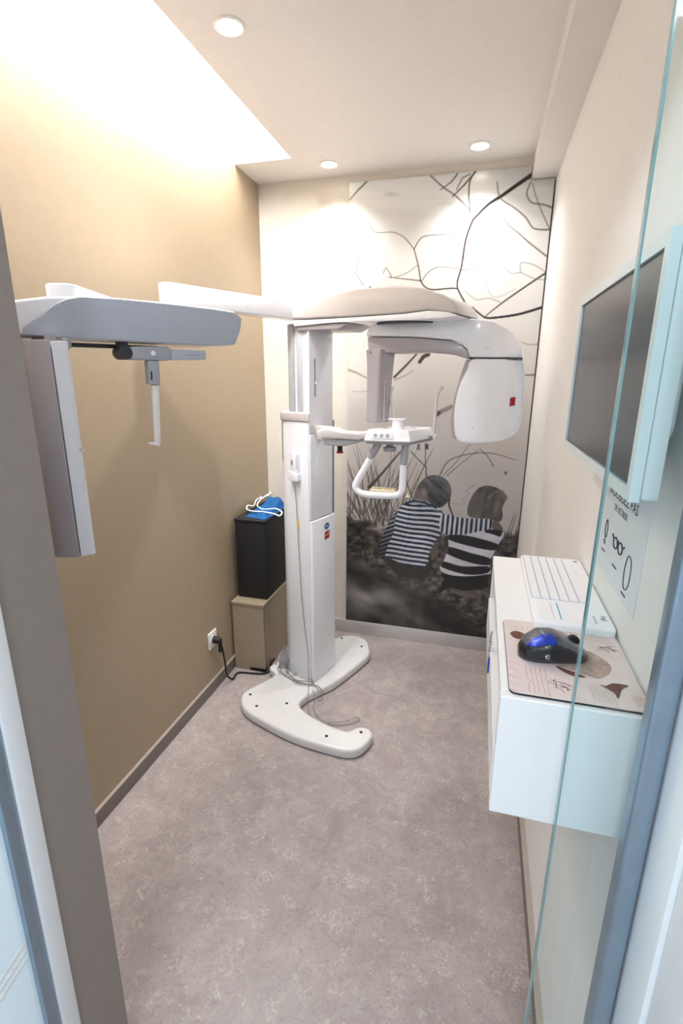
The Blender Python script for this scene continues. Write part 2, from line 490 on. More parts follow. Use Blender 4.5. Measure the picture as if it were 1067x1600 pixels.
# right glass door: pane edge, aluminium profile, white jamb
d1 = empty('door_1', (0.20, 0.57, 0), 'clear glass door panel with polished green edge on the right', 'glass door', kind='structure')
box('glass_pane', 0.1345, 0.213, 0.566, 0.576, 0.01, 2.14, 'glass', d1)
box('pane_edge', 0.1325, 0.1345, 0.566, 0.576, 0.01, 2.14, 'glass_edge', d1)
box('edge_profile', 0.212, 0.238, 0.556, 0.586, 0, 2.16, 'alu_blue', d1, 0.008, 4)
t4 = empty('trim_4', (0.30, 0.48, 0), 'white jamb of the doorway on the right', 'door jamb', kind='structure')
box('jamb_board', 0.240, 0.42, 0.497, 0.598, 0, 2.16, 'frame_white', t4, 0.003)
box('architrave', 0.246, 0.42, 0.36, 0.4965, 0, 2.2, 'corr', t4, 0.003)


# ------------------------------------------------------------------ photo mural on the end wall
def build_mural():
    X0, X1, Z0, Z1 = -0.710, 0.248, 0.083, 2.473
    Y0 = YB - 0.008
    step = 0.003
    nx, nz = int((X1 - X0) / step) + 1, int((Z1 - Z0) / step) + 1
    xs = np.linspace(X0, X1, nx); zs = np.linspace(Z0, Z1, nz)
    GX, GZ = np.meshgrid(xs, zs)
    # artwork coordinates of the print (u to the right, v downwards)
    P = np.stack([GX, np.full_like(GX, Y0), GZ - EYE], -1) @ ROT
    U = CX + FPX * P[..., 0] / -P[..., 2]; V = CY - FPX * P[..., 1] / -P[..., 2]
    col = np.zeros(GX.shape + (3,))

    def vnoise(sx, sy, seed, octs=4, rot=0.0):
        rs = np.random.RandomState(seed); out = np.zeros_like(U); amp = 1; tot = 0
        uu = U * math.cos(rot) - V * math.sin(rot); vv = U * math.sin(rot) + V * math.cos(rot)
        for o in range(octs):
            g = rs.rand(64, 64); a = uu / sx * 2 ** o; b = vv / sy * 2 ** o
            i = np.floor(a).astype(int); j = np.floor(b).astype(int); fa = a - i; fb = b - j
            fa = fa * fa * (3 - 2 * fa); fb = fb * fb * (3 - 2 * fb)
            q = lambda m, n: g[(j + n) % 64, (i + m) % 64]
            out += amp * ((q(0, 0) * (1 - fa) + q(1, 0) * fa) * (1 - fb) + (q(0, 1) * (1 - fa) + q(1, 1) * fa) * fb)
            tot += amp; amp *= 0.5
        return out / tot

    def sm(a, b, x): t = np.clip((x - a) / (b - a), 0, 1); return t * t * (3 - 2 * t)

    def blend(mask, rgb):
        m = mask[..., None]; c = np.array(rgb, float)
        col[:] = col * (1 - m) + (c if c.ndim == 3 else c) * m

    def seg_dist(a, b, box):
        u = U[box]; v = V[box]; dx, dy = b[0] - a[0], b[1] - a[1]; L = dx * dx + dy * dy + 1e-9
        t = np.clip(((u - a[0]) * dx + (v - a[1]) * dy) / L, 0, 1)
        return np.hypot(u - a[0] - t * dx, v - a[1] - t * dy), t

    def stroke(pts, w0, w1, rgb, alpha=1.0, soft=0.8):
        mask = np.zeros_like(U); n = len(pts) - 1
        if pts[0][1] < 520 and pts[-1][1] < 520: rgb = tuple(c * 0.72 for c in rgb)
        for i in range(n):
            a, b = pts[i], pts[i + 1]; pad = max(w0, w1) + soft + 2
            sel = (U > min(a[0], b[0]) - pad) & (U < max(a[0], b[0]) + pad) & (V > min(a[1], b[1]) - pad) & (V < max(a[1], b[1]) + pad)
            if not sel.any(): continue
            d, t = seg_dist(a, b, sel)
            ww = w0 + (w1 - w0) * (i + t) / n
            mask[sel] = np.maximum(mask[sel], np.clip((ww / 2 + soft / 2 - d) / soft, 0, 1) * np.clip(ww / 0.8, 0, 1))
        blend(mask * alpha, rgb)

    def inside(poly, soft=1.0):
        xs_ = [p[0] for p in poly]; ys_ = [p[1] for p in poly]
        sel = (U > min(xs_) - 6) & (U < max(xs_) + 6) & (V > min(ys_) - 6) & (V < max(ys_) + 6)
        u = U[sel]; v = V[sel]; ins = np.zeros(u.shape, bool); dm = np.full(u.shape, 1e9)
        for i in range(len(poly)):
            a = poly[i]; b = poly[(i + 1) % len(poly)]
            cr = ((a[1] > v) != (b[1] > v)) & (u < (b[0] - a[0]) * (v - a[1]) / (b[1] - a[1] + 1e-9) + a[0])
            ins ^= cr
            d, _ = seg_dist(a, b, sel); dm = np.minimum(dm, d)
        sd = np.where(ins, dm, -dm); m = np.zeros_like(U); m[sel] = np.clip(sd / soft + 0.5, 0, 1); return m

    def K(p): return [(580 + x * 0.2062, 720 + y * 0.2062) for x, y in p]          # figures
    def B(p): return [(540 + x * 0.3093, 250 + y * 0.3093) for x, y in p]          # branches at the top
    def D(p): return [(530 + x * 0.3375, 240 + y * 0.3375) for x, y in p]          # twigs lower down
    sp = lambda p, k=5, c=False: [tuple(q) for q in smooth_path(p, k, c)]

    # misty water / sky
    g = np.clip((V - 260) / 560, 0, 1)[..., None]
    top, mid, low = np.array([228, 231, 231.]), np.array([214, 210, 206.]), np.array([176, 170, 165.])
    col[:] = np.where(g < 0.55, top + (mid - top) * (g / 0.55), mid + (low - mid) * ((g - 0.55) / 0.45))
    col -= (vnoise(120, 14, 3)[..., None] - 0.5) * 26 * np.clip(1 - np.abs(V - 300) / 90, 0, 1)[..., None]
    col -= (sm(320, 262, V) * sm(600, 860, U))[..., None] * 42
    col -= (sm(600, 640, V) * sm(700, 640, V) * 0.5)[..., None] * 10
    blend(np.clip(1 - np.hypot((U - 612) / 16, (V - 303) / 5), 0, 1) * 0.4, (150, 158, 162))
    blend(np.clip(1 - np.hypot((U - 704) / 26, (V - 319) / 5), 0, 1) * 0.25, (150, 158, 162))

    dk = (48, 38, 36); md = (112, 96, 88); lt = (158, 146, 138)
    stroke(sp(B([(945, 72), (860, 130), (790, 180), (720, 225), (655, 290)])), 6.5, 2.6, dk, 1, 1.4)
    stroke(sp(B([(655, 290), (640, 310), (610, 390), (595, 470), (585, 540), (565, 610), (565, 650)])), 3.2, 2.0, (92, 70, 64), 1)
    stroke(sp(B([(655, 300), (650, 370), (635, 440), (590, 500)])), 1.2, 1.0, md, 0.8)
    stroke(B([(565, 650), (585, 690), (600, 715), (603, 745), (640, 745), (670, 772), (700, 795)]), 2.2, 2.6, dk)
    stroke(sp(B([(700, 795), (740, 798), (870, 780), (990, 745)])), 2.6, 4.2, dk)
    stroke(sp(B([(603, 745), (592, 775), (610, 800)])), 0.9, 0.8, md)
    stroke(sp(B([(565, 650), (530, 648), (440, 655), (400, 640), (378, 610)])), 2.0, 2.0, (62, 50, 46))
    stroke(sp(B([(378, 610), (260, 597), (215, 592)])), 1.6, 1.0, (108, 84, 74))
    stroke(sp(B([(235, 595), (205, 545), (190, 575)])), 1.3, 0.8, (128, 108, 98))
    stroke(sp(B([(250, 592), (310, 570), (365, 530)])), 1.0, 0.8, (140, 124, 114))
    stroke(sp(B([(378, 610), (368, 540), (345, 450)])), 1.8, 1.4, (84, 68, 62))
    stroke(sp(B([(345, 450), (300, 395), (240, 365), (150, 365), (120, 320)])), 1.5, 0.8, (128, 112, 104))
    stroke(sp(B([(345, 450), (380, 395), (430, 380), (520, 375), (560, 360)])), 1.5, 0.8, (120, 104, 96))
    stroke(sp(B([(385, 610), (420, 565), (470, 540), (540, 545), (600, 555), (690, 530)])), 1.4, 0.7, (128, 116, 108), 0.85)
    stroke(sp(B([(655, 290), (625, 250), (560, 185), (490, 135), (430, 80)])), 1.8, 2.4, (128, 112, 106), 0.9, 1.6)
    stroke(sp(B([(628, 262), (622, 180), (627, 110), (655, 55)])), 1.6, 2.6, (92, 80, 76), 0.9, 1.4)
    stroke(B([(655, 60), (600, 125), (540, 185)]), 2.8, 1.6, (80, 70, 68), 0.85, 1.4)
    stroke(B([(565, 70), (535, 110), (480, 150)]), 2.4, 1.4, (92, 84, 82), 0.8, 1.4)
    stroke(B([(630, 70), (590, 90), (560, 150)]), 2.0, 1.4, (100, 90, 86), 0.8, 1.4)
    stroke(sp(B([(765, 110), (780, 190), (850, 240), (910, 290), (950, 345), (1030, 352)])), 1.4, 2.4, (116, 106, 102), 0.9, 1.4)
    stroke(sp(B([(945, 120), (960, 180), (990, 260), (1028, 345)])), 1.4, 1.6, (120, 114, 112), 0.85, 1.4)
    stroke(sp(B([(935, 110), (915, 170), (940, 215), (1000, 225), (1045, 242)])), 2.0, 3.2, (132, 128, 126), 0.8, 1.8)
    stroke(sp(B([(780, 260), (820, 325), (880, 375), (930, 420), (1020, 490)])), 1.0, 2.4, (112, 100, 96), 0.9, 1.3)
    stroke(sp(B([(700, 795), (735, 765), (800, 715), (900, 645), (1012, 570)])), 1.2, 3.0, (84, 70, 66), 0.95, 1.2)
    stroke(sp(B([(800, 540), (840, 572), (885, 570), (950, 598), (1005, 605)])), 1.0, 1.4, lt, 0.7, 1.4)
    stroke(sp(B([(885, 570), (885, 520), (950, 530), (1010, 565)])), 1.0, 1.4, lt, 0.8, 1.4)
    stroke(sp(B([(600, 660), (660, 705), (720, 698), (780, 718)])), 1.0, 1.4, (176, 166, 160), 0.8, 1.4)
    stroke(sp(B([(690, 530), (740, 690), (860, 650)])), 0.8, 0.8, (196, 190, 186), 0.7, 1.4)
    stroke(B([(75, 475), (50, 570), (70, 605), (88, 632)]), 1.0, 1.3, (140, 122, 110), 0.9)
    stroke(B([(50, 570), (15, 560)]), 1.0, 0.7, lt, 0.8)
    stroke(B([(18, 205), (60, 155), (115, 100)]), 1.2, 3.2, (140, 136, 132), 0.85, 1.6)
    stroke(sp(D([(40, 1000), (80, 1015), (125, 1038)])), 3.4, 2.0, (142, 124, 112), 0.85, 1.8)
    stroke(sp(D([(255, 1035), (310, 980), (358, 928)])), 3.6, 2.4, (60, 48, 44), 0.9, 1.4)
    stroke(sp(D([(255, 1048), (300, 1030), (342, 1005)])), 1.6, 1.0, (130, 112, 102), 0.8, 1.4)
    stroke(D([(372, 965), (390, 940), (412, 930)]), 5.0, 6.0, (44, 38, 38), 0.9, 2.0)
    stroke(D([(452, 1205), (480, 1190), (520, 1172)]), 7.0, 6.0, (120, 108, 100), 0.8, 3.0)
    stroke(D([(452, 1208), (462, 1200)]), 6.0, 5.0, (50, 44, 42), 0.9, 2.5)
    stroke(sp(D([(60, 1100), (100, 1103), (130, 1098)])), 1.2, 1.0, (150, 140, 132), 0.8)
    stroke(sp(D([(845, 873), (880, 885), (920, 882)])), 1.4, 2.2, (160, 152, 148), 0.9, 1.4)
    stroke(D([(852, 1026), (908, 1024)]), 2.2, 2.6, (104, 92, 88), 0.9, 1.4)
    # grasses over the water
    gr = (70, 62, 58)
    stroke(sp(D([(465, 1490), (510, 1420), (620, 1388), (720, 1390), (820, 1420)])), 1.6, 0.9, gr, 0.9)
    stroke(D([(480, 1492), (540, 1430), (605, 1345)]), 1.0, 0.8, gr, 0.85)
    stroke(D([(497, 1492), (570, 1430), (640, 1375)]), 1.0, 0.8, gr, 0.85)
    stroke(sp(D([(650, 1368), (685, 1400), (715, 1450)])), 1.0, 1.4, gr, 0.9)
    stroke(D([(330, 1378), (402, 1452), (402, 1500)]), 1.4, 1.6, gr, 0.95)
    stroke(D([(400, 1340), (398, 1420), (404, 1490)]), 1.0, 1.4, gr, 0.95)
    blend(inside([(p[0], p[1]) for p in D([(398, 1345), (412, 1345), (412, 1368), (398, 1368)])], 2.5), (58, 50, 48))
    stroke(sp(D([(140, 1545), (200, 1478), (285, 1378)])), 5.0, 2.0, (74, 66, 62), 0.95, 1.6)
    stroke(sp(D([(310, 1520), (330, 1570), (345, 1610)])), 1.6, 1.2, gr)
    blend(np.clip(1.6 - np.hypot(U - 790, V - 739) / 2.2, 0, 1) * 0.9, (84, 74, 70))
    stroke([(742, 757), (729, 766), (733, 772), (724, 780), (726, 788), (712, 787), (700, 786)], 1.4, 0.8, (142, 134, 132), 0.8, 1.2)
    stroke(sp([(727, 768), (738, 760), (752, 762)]), 1.0, 0.6, (150, 143, 140), 0.7, 1.2)
    rs = np.random.RandomState(4)
    for i in range(62):
        x0 = 543 + rs.rand() * 88; y0 = 800 + rs.rand() * 26; L = 40 + rs.rand() * 90; a = (rs.rand() - 0.5) * 1.1 + (x0 - 585) * 0.004
        x1 = x0 + math.sin(a) * L; y1 = y0 - math.cos(a) * L; b = (rs.rand() - 0.5) * 16
        stroke(sp([(x0, y0), ((x0 + x1) / 2 - b, (y0 + y1) / 2), (x1, y1)], 4), 1.5, 0.5, (64 + rs.rand() * 22, 56 + rs.rand() * 20, 52 + rs.rand() * 20), 0.9)
    for i in range(16):
        x0 = 786 + rs.rand() * 14; y0 = 850 + rs.rand() * 12; L = 30 + rs.rand() * 60; a = 0.25 + rs.rand() * 0.7
        stroke([(x0, y0), (x0 + math.sin(a) * L, y0 - math.cos(a) * L)], 1.8, 0.6, (60, 52, 48), 0.9)

    # earth bank
    n1 = vnoise(26, 12, 11, 5); n2 = vnoise(7, 5, 12, 4); n3 = vnoise(60, 26, 13, 3, 0.5)
    edge = 822 + (n1 - 0.5) * 30 + np.where(U > 690, 14, 0) - 10 * np.clip((600 - U) / 60, 0, 1)
    soil = np.clip(62 + (n2 - 0.5) * 130 + (n1 - 0.5) * 80, 16, 165)
    rgb = soil[..., None] * np.array([1.08, 1.0, 0.94])
    blend(sm(-5, 5, V - edge), rgb)
    for i in range(70):
        x0 = 545 + rs.rand() * 300; y0 = 850 + rs.rand() * 130; a = rs.rand() * 3.1; L = 3 + rs.rand() * 14; c = 90 + rs.rand() * 70
        stroke([(x0, y0), (x0 + math.cos(a) * L, y0 + math.sin(a) * L * 0.5)], 1.6, 0.8, (c, c * 0.92, c * 0.86), 0.7)

    # boy: trousers, left arm, knees
    blend(inside(sp(K([(110, 740), (270, 790), (400, 800), (450, 690), (505, 640), (510, 700), (470, 760), (440, 860), (400, 895), (300, 890), (180, 850)]), 3, True)), (50, 44, 41))
    blend(inside(sp(K([(452, 650), (490, 635), (512, 690), (490, 730), (455, 745)]), 3, True), 2), (96, 84, 78))
    navy = np.array([26, 33, 50.]); pale = np.array([206, 211, 222.])
    kx, ky = (U - 580) / 0.2062, (V - 720) / 0.2062

    def stripes(phase, duty=0.5, soft=0.12):
        f = phase - np.floor(phase); d = np.abs(f - 0.5) * 2
        return np.clip((d - (1 - duty)) / soft + 0.5, 0, 1)[..., None]
    torso = K([(250, 322), (330, 300), (440, 318), (505, 360), (548, 400), (560, 470), (535, 545), (490, 600), (440, 700), (430, 770), (380, 808), (270, 792), (150, 742), (100, 712), (128, 620), (165, 540), (165, 410), (205, 365)])
    ph = (ky - 0.16 * (kx - 300) - 0.00042 * (kx - 290) ** 2 * np.clip((ky - 480) / 150, -1, 1) + 6 * np.sin(kx / 60.0)) / 35.0
    s = stripes(ph)
    shade = (0.80 + 0.25 * (vnoise(30, 40, 21, 2)))[..., None]
    blend(inside(sp(torso, 3, True)), (navy + (pale - navy) * s) * shade)
    larm = K([(205, 365), (165, 420), (110, 510), (72, 620), (62, 715), (82, 745), (102, 725), (130, 630), (168, 545), (180, 450)])
    s2 = stripes((ky + 0.35 * kx) / 30.0)
    blend(inside(sp(larm, 3, True)), (navy + (pale * 0.72 - navy) * s2) * shade * np.clip(1.15 - (ky[..., None] - 400) / 500, 0.3, 1))
    collar = K([(250, 318), (320, 296), (420, 312), (500, 355), (495, 368), (420, 330), (330, 312), (265, 330)])
    blend(inside(collar), (34, 42, 60))
    stroke(sp(K([(300, 318), (400, 335), (480, 375), (530, 392)])), 1.4, 1.4, (120, 130, 148), 0.9)
    # girl: skirt, shirt with broad stripes
    blend(inside(sp(K([(540, 855), (720, 872), (890, 855), (902, 910), (850, 962), (700, 985), (590, 960), (510, 1010), (520, 960), (548, 900)]), 3, True)), (20, 19, 22))
    blend(inside(sp(K([(600, 990), (760, 1005), (800, 1040), (700, 1030)]), 3, True), 1.5), (104, 94, 86))
    blend(inside(sp(K([(905, 870), (925, 740), (935, 700), (905, 720), (890, 850), (880, 930), (900, 940)]), 3, True), 1.5), (70, 60, 56))
    top_poly = K([(590, 560), (720, 555), (870, 515), (985, 520), (1000, 570), (955, 650), (930, 700), (897, 770), (908, 848), (870, 862), (720, 876), (585, 862), (518, 820), (550, 755), (585, 650)])
    tm = inside(sp(top_poly, 3, True))
    blend(tm, np.array([214, 211, 222.]) * (0.86 + 0.2 * vnoise(24, 16, 31, 3))[..., None])
    for band in ([(590, 562), (720, 566), (955, 630), (940, 678), (800, 660), (590, 600)],
                 [(584, 650), (760, 700), (900, 740), (895, 790), (760, 775), (575, 705)],
                 [(548, 762), (690, 800), (885, 800), (880, 850), (720, 862), (535, 806)],
                 [(880, 520), (990, 525), (992, 545), (975, 575), (930, 560), (860, 540)]):
        blend(inside(sp(K(band), 3, True)) * tm, (22, 21, 27))
    # boy's arm round the girl
    arm = K([(525, 420), (560, 402), (700, 435), (920, 444), (928, 480), (905, 515), (860, 525), (720, 556), (600, 560), (530, 540), (515, 470)])
    s3 = stripes((kx + 0.10 * (ky - 500)) / 37.0 + 0.0004 * (kx - 700))
    blend(inside(sp(arm, 3, True)), (navy + (pale - navy) * s3) * shade)
    blend(inside(sp(K([(922, 455), (965, 470), (990, 500), (995, 530), (960, 525), (918, 515)]), 3, True)), (98, 84, 78))
    # heads
    blend(inside(sp(K([(322, 262), (345, 215), (400, 190), (440, 230), (430, 308), (370, 296), (325, 292)]), 3, True)), (112, 101, 97))
    hair = K([(345, 212), (390, 142), (450, 110), (520, 115), (580, 155), (606, 212), (600, 272), (570, 322), (510, 355), (432, 308), (425, 240), (400, 205)])
    hn = vnoise(5, 18, 41, 3, 0.9)
    blend(inside(sp(hair, 3, True)), np.clip(104 - 62 * (ky - 110) / 240 + 78 * (hn - 0.5), 24, 150)[..., None] * np.array([1.0, 0.97, 0.97]))
    stroke(sp(K([(400, 150), (470, 132), (550, 150)])), 2.2, 1.2, (122, 120, 120), 0.5, 2.5)
    blend(np.clip(1.3 - np.hypot((kx - 396) / 16, (ky - 240) / 26), 0, 1) * 0.9, (142, 126, 118))
    stroke(sp(K([(592, 290), (590, 340), (620, 420)])), 3.0, 2.0, (36, 30, 30), 1)
    gh = K([(728, 372), (750, 290), (800, 218), (850, 192), (905, 190), (965, 212), (1028, 270), (1018, 300), (992, 360), (994, 430), (962, 466), (900, 440), (800, 436), (740, 420)])
    gn = vnoise(7, 40, 43, 3, -0.35)
    blend(inside(sp(gh, 3, True)), (34 + 92 * gn)[..., None] * np.array([1.06, 0.98, 0.93]))
    stroke(sp(K([(890, 285), (940, 235), (1000, 230)])), 3.0, 2.0, (136, 124, 116), 0.7, 3)
    blend(inside(sp(K([(965, 215), (1005, 240), (1030, 275), (1015, 302), (985, 270)]), 3, True), 2), (112, 98, 90))

    # blurred dark log in the foreground of the print
    line = 868 + (U - 541) * 0.42 + (U - 541) ** 2 * 0.0004 + (n3 - 0.5) * 26
    fg = sm(-14, 12, V - line)
    b1 = vnoise(70, 26, 51, 3, -0.5); b2 = vnoise(34, 20, 52, 2, 0.3)
    fcol = np.clip(40 + (b1 - 0.42) * 150 + (b2 - 0.5) * 44, 20, 150)
    fcol += 58 * np.exp(-(((U - 592) / 46) ** 2 + ((V - 935 - (U - 592) * 0.12) / 15) ** 2))
    fcol += 30 * np.exp(-(((U - 655) / 9) ** 2 + ((V - 955) / 34) ** 2))
    blend(fg * np.clip((780 - U) / 60, 0, 1), fcol[..., None] * np.array([1.04, 0.99, 0.97]))
    col[:] = np.clip(col, 8, 250)

    c = col / 255.0
    c = np.where(c <= 0.04045, c / 12.92, ((c + 0.055) / 1.055) ** 2.4)
    # mesh: a 6 mm panel, front face finely gridded to carry the print
    org = np.array([(X0 + X1) / 2, Y0, Z0])
    vf = np.stack([GX, np.full_like(GX, Y0), GZ], -1).reshape(-1, 3) - org
    i = np.arange(nx * nz).reshape(nz, nx)
    quads = np.stack([i[:-1, :-1], i[:-1, 1:], i[1:, 1:], i[1:, :-1]], -1).reshape(-1, 4)
    # notch under the soffit is handled by the panel top staying below it on the right
    me = bpy.data.meshes.new('mural_print')
    me.vertices.add(len(vf)); me.vertices.foreach_set('co', vf.astype(np.float32).ravel())
    # drop the quads that would run up behind the soffit box
    qc = vf[quads].mean(1) + org
    quads = quads[~((qc[:, 0] > 0.146) & (qc[:, 2] > 2.412))]
    me.loops.add(quads.size); me.loops.foreach_set('vertex_index', quads.astype(np.int32).ravel())
    me.polygons.add(len(quads)); me.polygons.foreach_set('loop_start', np.arange(0, quads.size, 4, dtype=np.int32))
    at = me.color_attributes.new('print', 'FLOAT_COLOR', 'POINT')
    rgba = np.concatenate([c.reshape(-1, 3), np.ones((nx * nz, 1))], 1).astype(np.float32)
    at.data.foreach_set('color', rgba.ravel())
    me.update(calc_edges=True); me.validate()
    m = bpy.data.materials.new('glossy_photo_print'); m.use_nodes = True
    nt = m.node_tree; b = nt.nodes['Principled BSDF']
    a = nt.nodes.new('ShaderNodeAttribute'); a.attribute_name = 'print'
    nt.links.new(a.outputs['Color'], b.inputs['Base Color'])
    b.inputs['Roughness'].default_value = 0.28; b.inputs['Coat Weight'].default_value = 0.25; b.inputs['Coat Roughness'].default_value = 0.12
    me.materials.append(m)
    root = empty('photo_mural', (org[0], Y0, Z0), 'tall black and white photo mural of two crouching children by bare branches', 'mural')
    pr = bpy.data.objects.new('print', me); C.objects.link(pr); pr.parent = root; ORG[pr] = org
    bm = bmesh.new()
    add_prism(bm, [(X0, Z0), (X1, Z0), (X1, 2.41), (0.146, 2.41), (0.146, Z1), (X0, Z1)], (0, 0, 0), (1, 0, 0), (0, 0, 1), (0, 1, 0), Y0 + 0.0008, YB - 0.001)
    finish('backing_panel', bm, 'dark_pl', root)
    bm = bmesh.new(); add_box(bm, X1 + 0.0005, X1 + 0.004, Y0 - 0.001, YB - 0.001, Z0, 2.41)
    finish('shadow_gap_strip', bm, 'dark_pl', root)  # dark strip standing in for the shaded gap beside the white wall


build_mural()

# ------------------------------------------------------------------ recessed downlights
for (px, py, lab) in ((358, 40, 'round recessed downlight nearest the doorway, in front of the light cove'),
                      (514, 256, 'round recessed downlight in the far left of the ceiling above the column'),
                      (750, 227, 'round recessed downlight in the far right of the ceiling above the mural')):
    p = at_z(px, py, ZC)
    t = empty('downlight', (p[0], p[1], ZC), lab, 'ceiling light', 'recessed downlights')
    lathe('trim_ring', [(0.046, 0.0), (0.046, -0.003), (0.040, -0.006), (0.034, -0.003), (0.034, 0.0)], p, 'lamp_ring', t)
    lathe('lens', [(0.033, -0.001), (0.033, -0.003), (0.028, -0.0042)], p, 'lamp_lens', t)
    l = bpy.data.lights.new('downlight_beam', 'SPOT'); l.energy = 27; l.color = (1.0, 0.985, 0.97)
    l.spot_size = math.radians(122); l.spot_blend = 1.0; l.shadow_soft_size = 0.03
    lo = bpy.data.objects.new('downlight_beam', l); C.objects.link(lo); lo.parent = t; lo.location = (0, 0, -0.012)

# ------------------------------------------------------------------ panoramic x-ray machine
XR_O = (-0.72, 2.17, 0.0)
xm = empty('xray_machine', XR_O, 'white floor standing dental x-ray machine with column, rotating arm and side arm', 'x-ray machine')

# base plate
outl = [(577, 1012), (573, 1000), (559, 993), (541, 992), (526, 996), (470, 1018), (428, 1036), (421, 1043), (429, 1053), (406, 1067), (383, 1079), (376, 1091), (383, 1108),
        (421, 1131), (464, 1151), (521, 1168), (547, 1172), (566, 1166), (581, 1150), (580, 1141), (570, 1135), (556, 1136), (544, 1141), (527, 1137), (504, 1127), (481, 1114),
        (470, 1104), (469, 1096), (481, 1085), (504, 1074), (527, 1062), (574, 1025)]
poly = [tuple(at_z(x, y, 0.05)[:2]) for x, y in outl]
poly = smooth_poly(poly, 3)
fl = (np.zeros(3), np.array([1.0, 0, 0]), np.array([0, 1.0, 0]), np.array([0, 0, 1.0]))
base = prism('base_plate', poly, fl, 0.001, 0.05, 'white_base', xm, 0.014, 4, bevel_angle=60)
for (x, y) in ((391, 1085), (401, 1103), (448, 1099), (510, 1150), (564, 1144), (534, 997), (565, 1010)):
    p = at_z(x, y, 0.0505)
    lathe('bolt_hole', [(0.007, 0), (0.007, 0.0012)], (p[0], p[1], 0.0498), 'black', base, sides=12)

# column: plan axes a (along the panel facing the patient) and b (towards the patient side)
ca = np.array([0.300, 0.954]); cb = np.array([0.954, -0.300]); F = np.array([-0.718, 2.082])
def cp(b, a): q = F + cb * b + ca * a; return (float(q[0]), float(q[1]))
def col_prism(name, pts, z0, z1, m, parent, bevel=0.0, seg=3, rad=None, **kw):
    pl = [cp(*p) for p in pts]
    if rad is not None: pl = rounded(pl, rad, 6)
    return prism(name, pl, fl, z0, z1, m, parent, bevel, seg, **kw)
E3 = lambda e: np.array([e[0], e[1], 0.0])
col_prism('column', [(-0.125, 0.03), (-0.004, 0.012), (-0.004, 0.192), (-0.125, 0.192)], 0.05, 1.765, 'column', xm, 0.004, 2)
for bb in (-0.118, -0.070):
    col_prism('rail', [(bb, 0.012), (bb + 0.030, 0.012), (bb + 0.030, 0.032), (bb, 0.032)], 1.30, 1.76, 'column_dk', xm, 0.003, 2)
col_prism('lower_cover', [(-0.196, 0.012), (-0.004, 0.0), (-0.004, 0.185), (-0.196, 0.185)], 0.052, 1.352, 'column', xm, 0.003, 2, rad=[0.085, 0.006, 0.01, 0.05])
cap = col_prism('cover_cap', [(-0.200, 0.006), (0.001, -0.005), (0.001, 0.10), (-0.200, 0.185)], 1.352, 1.392, 'taupe', xm, 0.010, 3, rad=[0.085, 0.008, 0.01, 0.05])
p = cp(-0.10, 0.03); lathe('cap_screw', [(0.005, 0), (0.005, 0.004)], (p[0], p[1], 1.391), 'black', cap, sides=10)
# panels of the face towards the patient
col_prism('upper_panel', [(-0.003, 0.004), (0.002, 0.006), (0.002, 0.186), (-0.003, 0.188)], 1.300, 1.762, 'column', xm, 0.0015, 2)
mp = col_prism('carriage_panel', [(-0.003, 0.004), (0.004, 0.006), (0.004, 0.180), (-0.003, 0.182)], 0.905, 1.297, 'column', xm, 0.0015, 2)
lp = col_prism('lower_panel', [(-0.003, 0.002), (0.011, 0.006), (0.014, 0.10), (0.011, 0.196), (-0.003, 0.198)], 0.052, 0.898, 'column', xm, 0.003, 3)
col_prism('side_channel', [(-0.004, 0.192), (0.000, 0.192), (0.000, 0.202), (-0.004, 0.202)], 0.90, 1.35, 'alu_blue', xm)
col_prism('scale_slot', [(0.0021, 0.045), (0.0026, 0.045), (0.0026, 0.050), (0.0021, 0.050)], 1.46, 1.62, 'dark_pl', xm)
col_prism('scale_pointer', [(0.0021, 0.046), (0.008, 0.050), (0.008, 0.062), (0.0021, 0.068)], 1.512, 1.524, 'white_pl', xm, 0.002, 2)
for (a_, z_) in ((0.02, 1.26), (0.02, 1.10), (0.02, 1.33), (0.16, 1.70)):
    q = cp(0.0041, a_); lathe('panel_screw', [(0.003, 0), (0.003, 0.001)], (q[0], q[1], z_), 'grey_pl', xm, axis=E3(cb), sides=10)
q = cp(-0.085, 0.155)
# stickers on the lower panel
fs = (np.array([*cp(0.0142, 0.0), 0]), E3(ca), np.array([0, 0, 1.0]), E3(cb))
oval = [(0.118 + 0.021 * math.cos(t * math.pi / 10), 0.852 + 0.016 * math.sin(t * math.pi / 10)) for t in range(20)]
st = prism('oval_sticker', oval, fs, -0.0012, 0.0005, 'blue_st', xm)
tag(st, 'blue oval sticker')
prism('sticker_print', [(0.105, 0.850), (0.131, 0.850), (0.131, 0.854), (0.105, 0.854)], fs, 0.0005, 0.0007, 'print_white', st)
st = prism('square_sticker', [(0.100, 0.785), (0.140, 0.790), (0.140, 0.828), (0.100, 0.824)], fs, -0.0012, 0.0005, 'red', xm)
tag(st, 'dark red square sticker')
prism('sticker_print', [(0.105, 0.806), (0.136, 0.808), (0.136, 0.811), (0.105, 0.809)], fs, 0.0005, 0.0007, 'print_white', st)
prism('sticker_print', [(0.130, 0.819), (0.134, 0.819), (0.134, 0.823), (0.130, 0.823)], fs, 0.0005, 0.0007, 'print_white', st)
# warning label strip on the rounded side
oc = rounded([cp(-0.196, 0.012), cp(-0.004, 0.0), cp(-0.004, 0.185), cp(-0.196, 0.185)], [0.085, 0.006, 0.01, 0.05], 6)
cc_ = np.array(cp(-0.10, 0.09))
def shell_(k0, k1, g): 
    a_ = [np.array(q) for q in oc[k0:k1]]; o_ = [q + (q - cc_) / np.linalg.norm(q - cc_) * g for q in a_]
    return [tuple(q) for q in a_] + [tuple(q) for q in o_[::-1]]
wl = prism('warning_label', shell_(1, 5, 0.0009), fl, 1.165, 1.345, 'label_grey', xm)
prism('label_head', shell_(1, 5, 0.0013), fl, 1.330, 1.346, 'label_yel', wl)

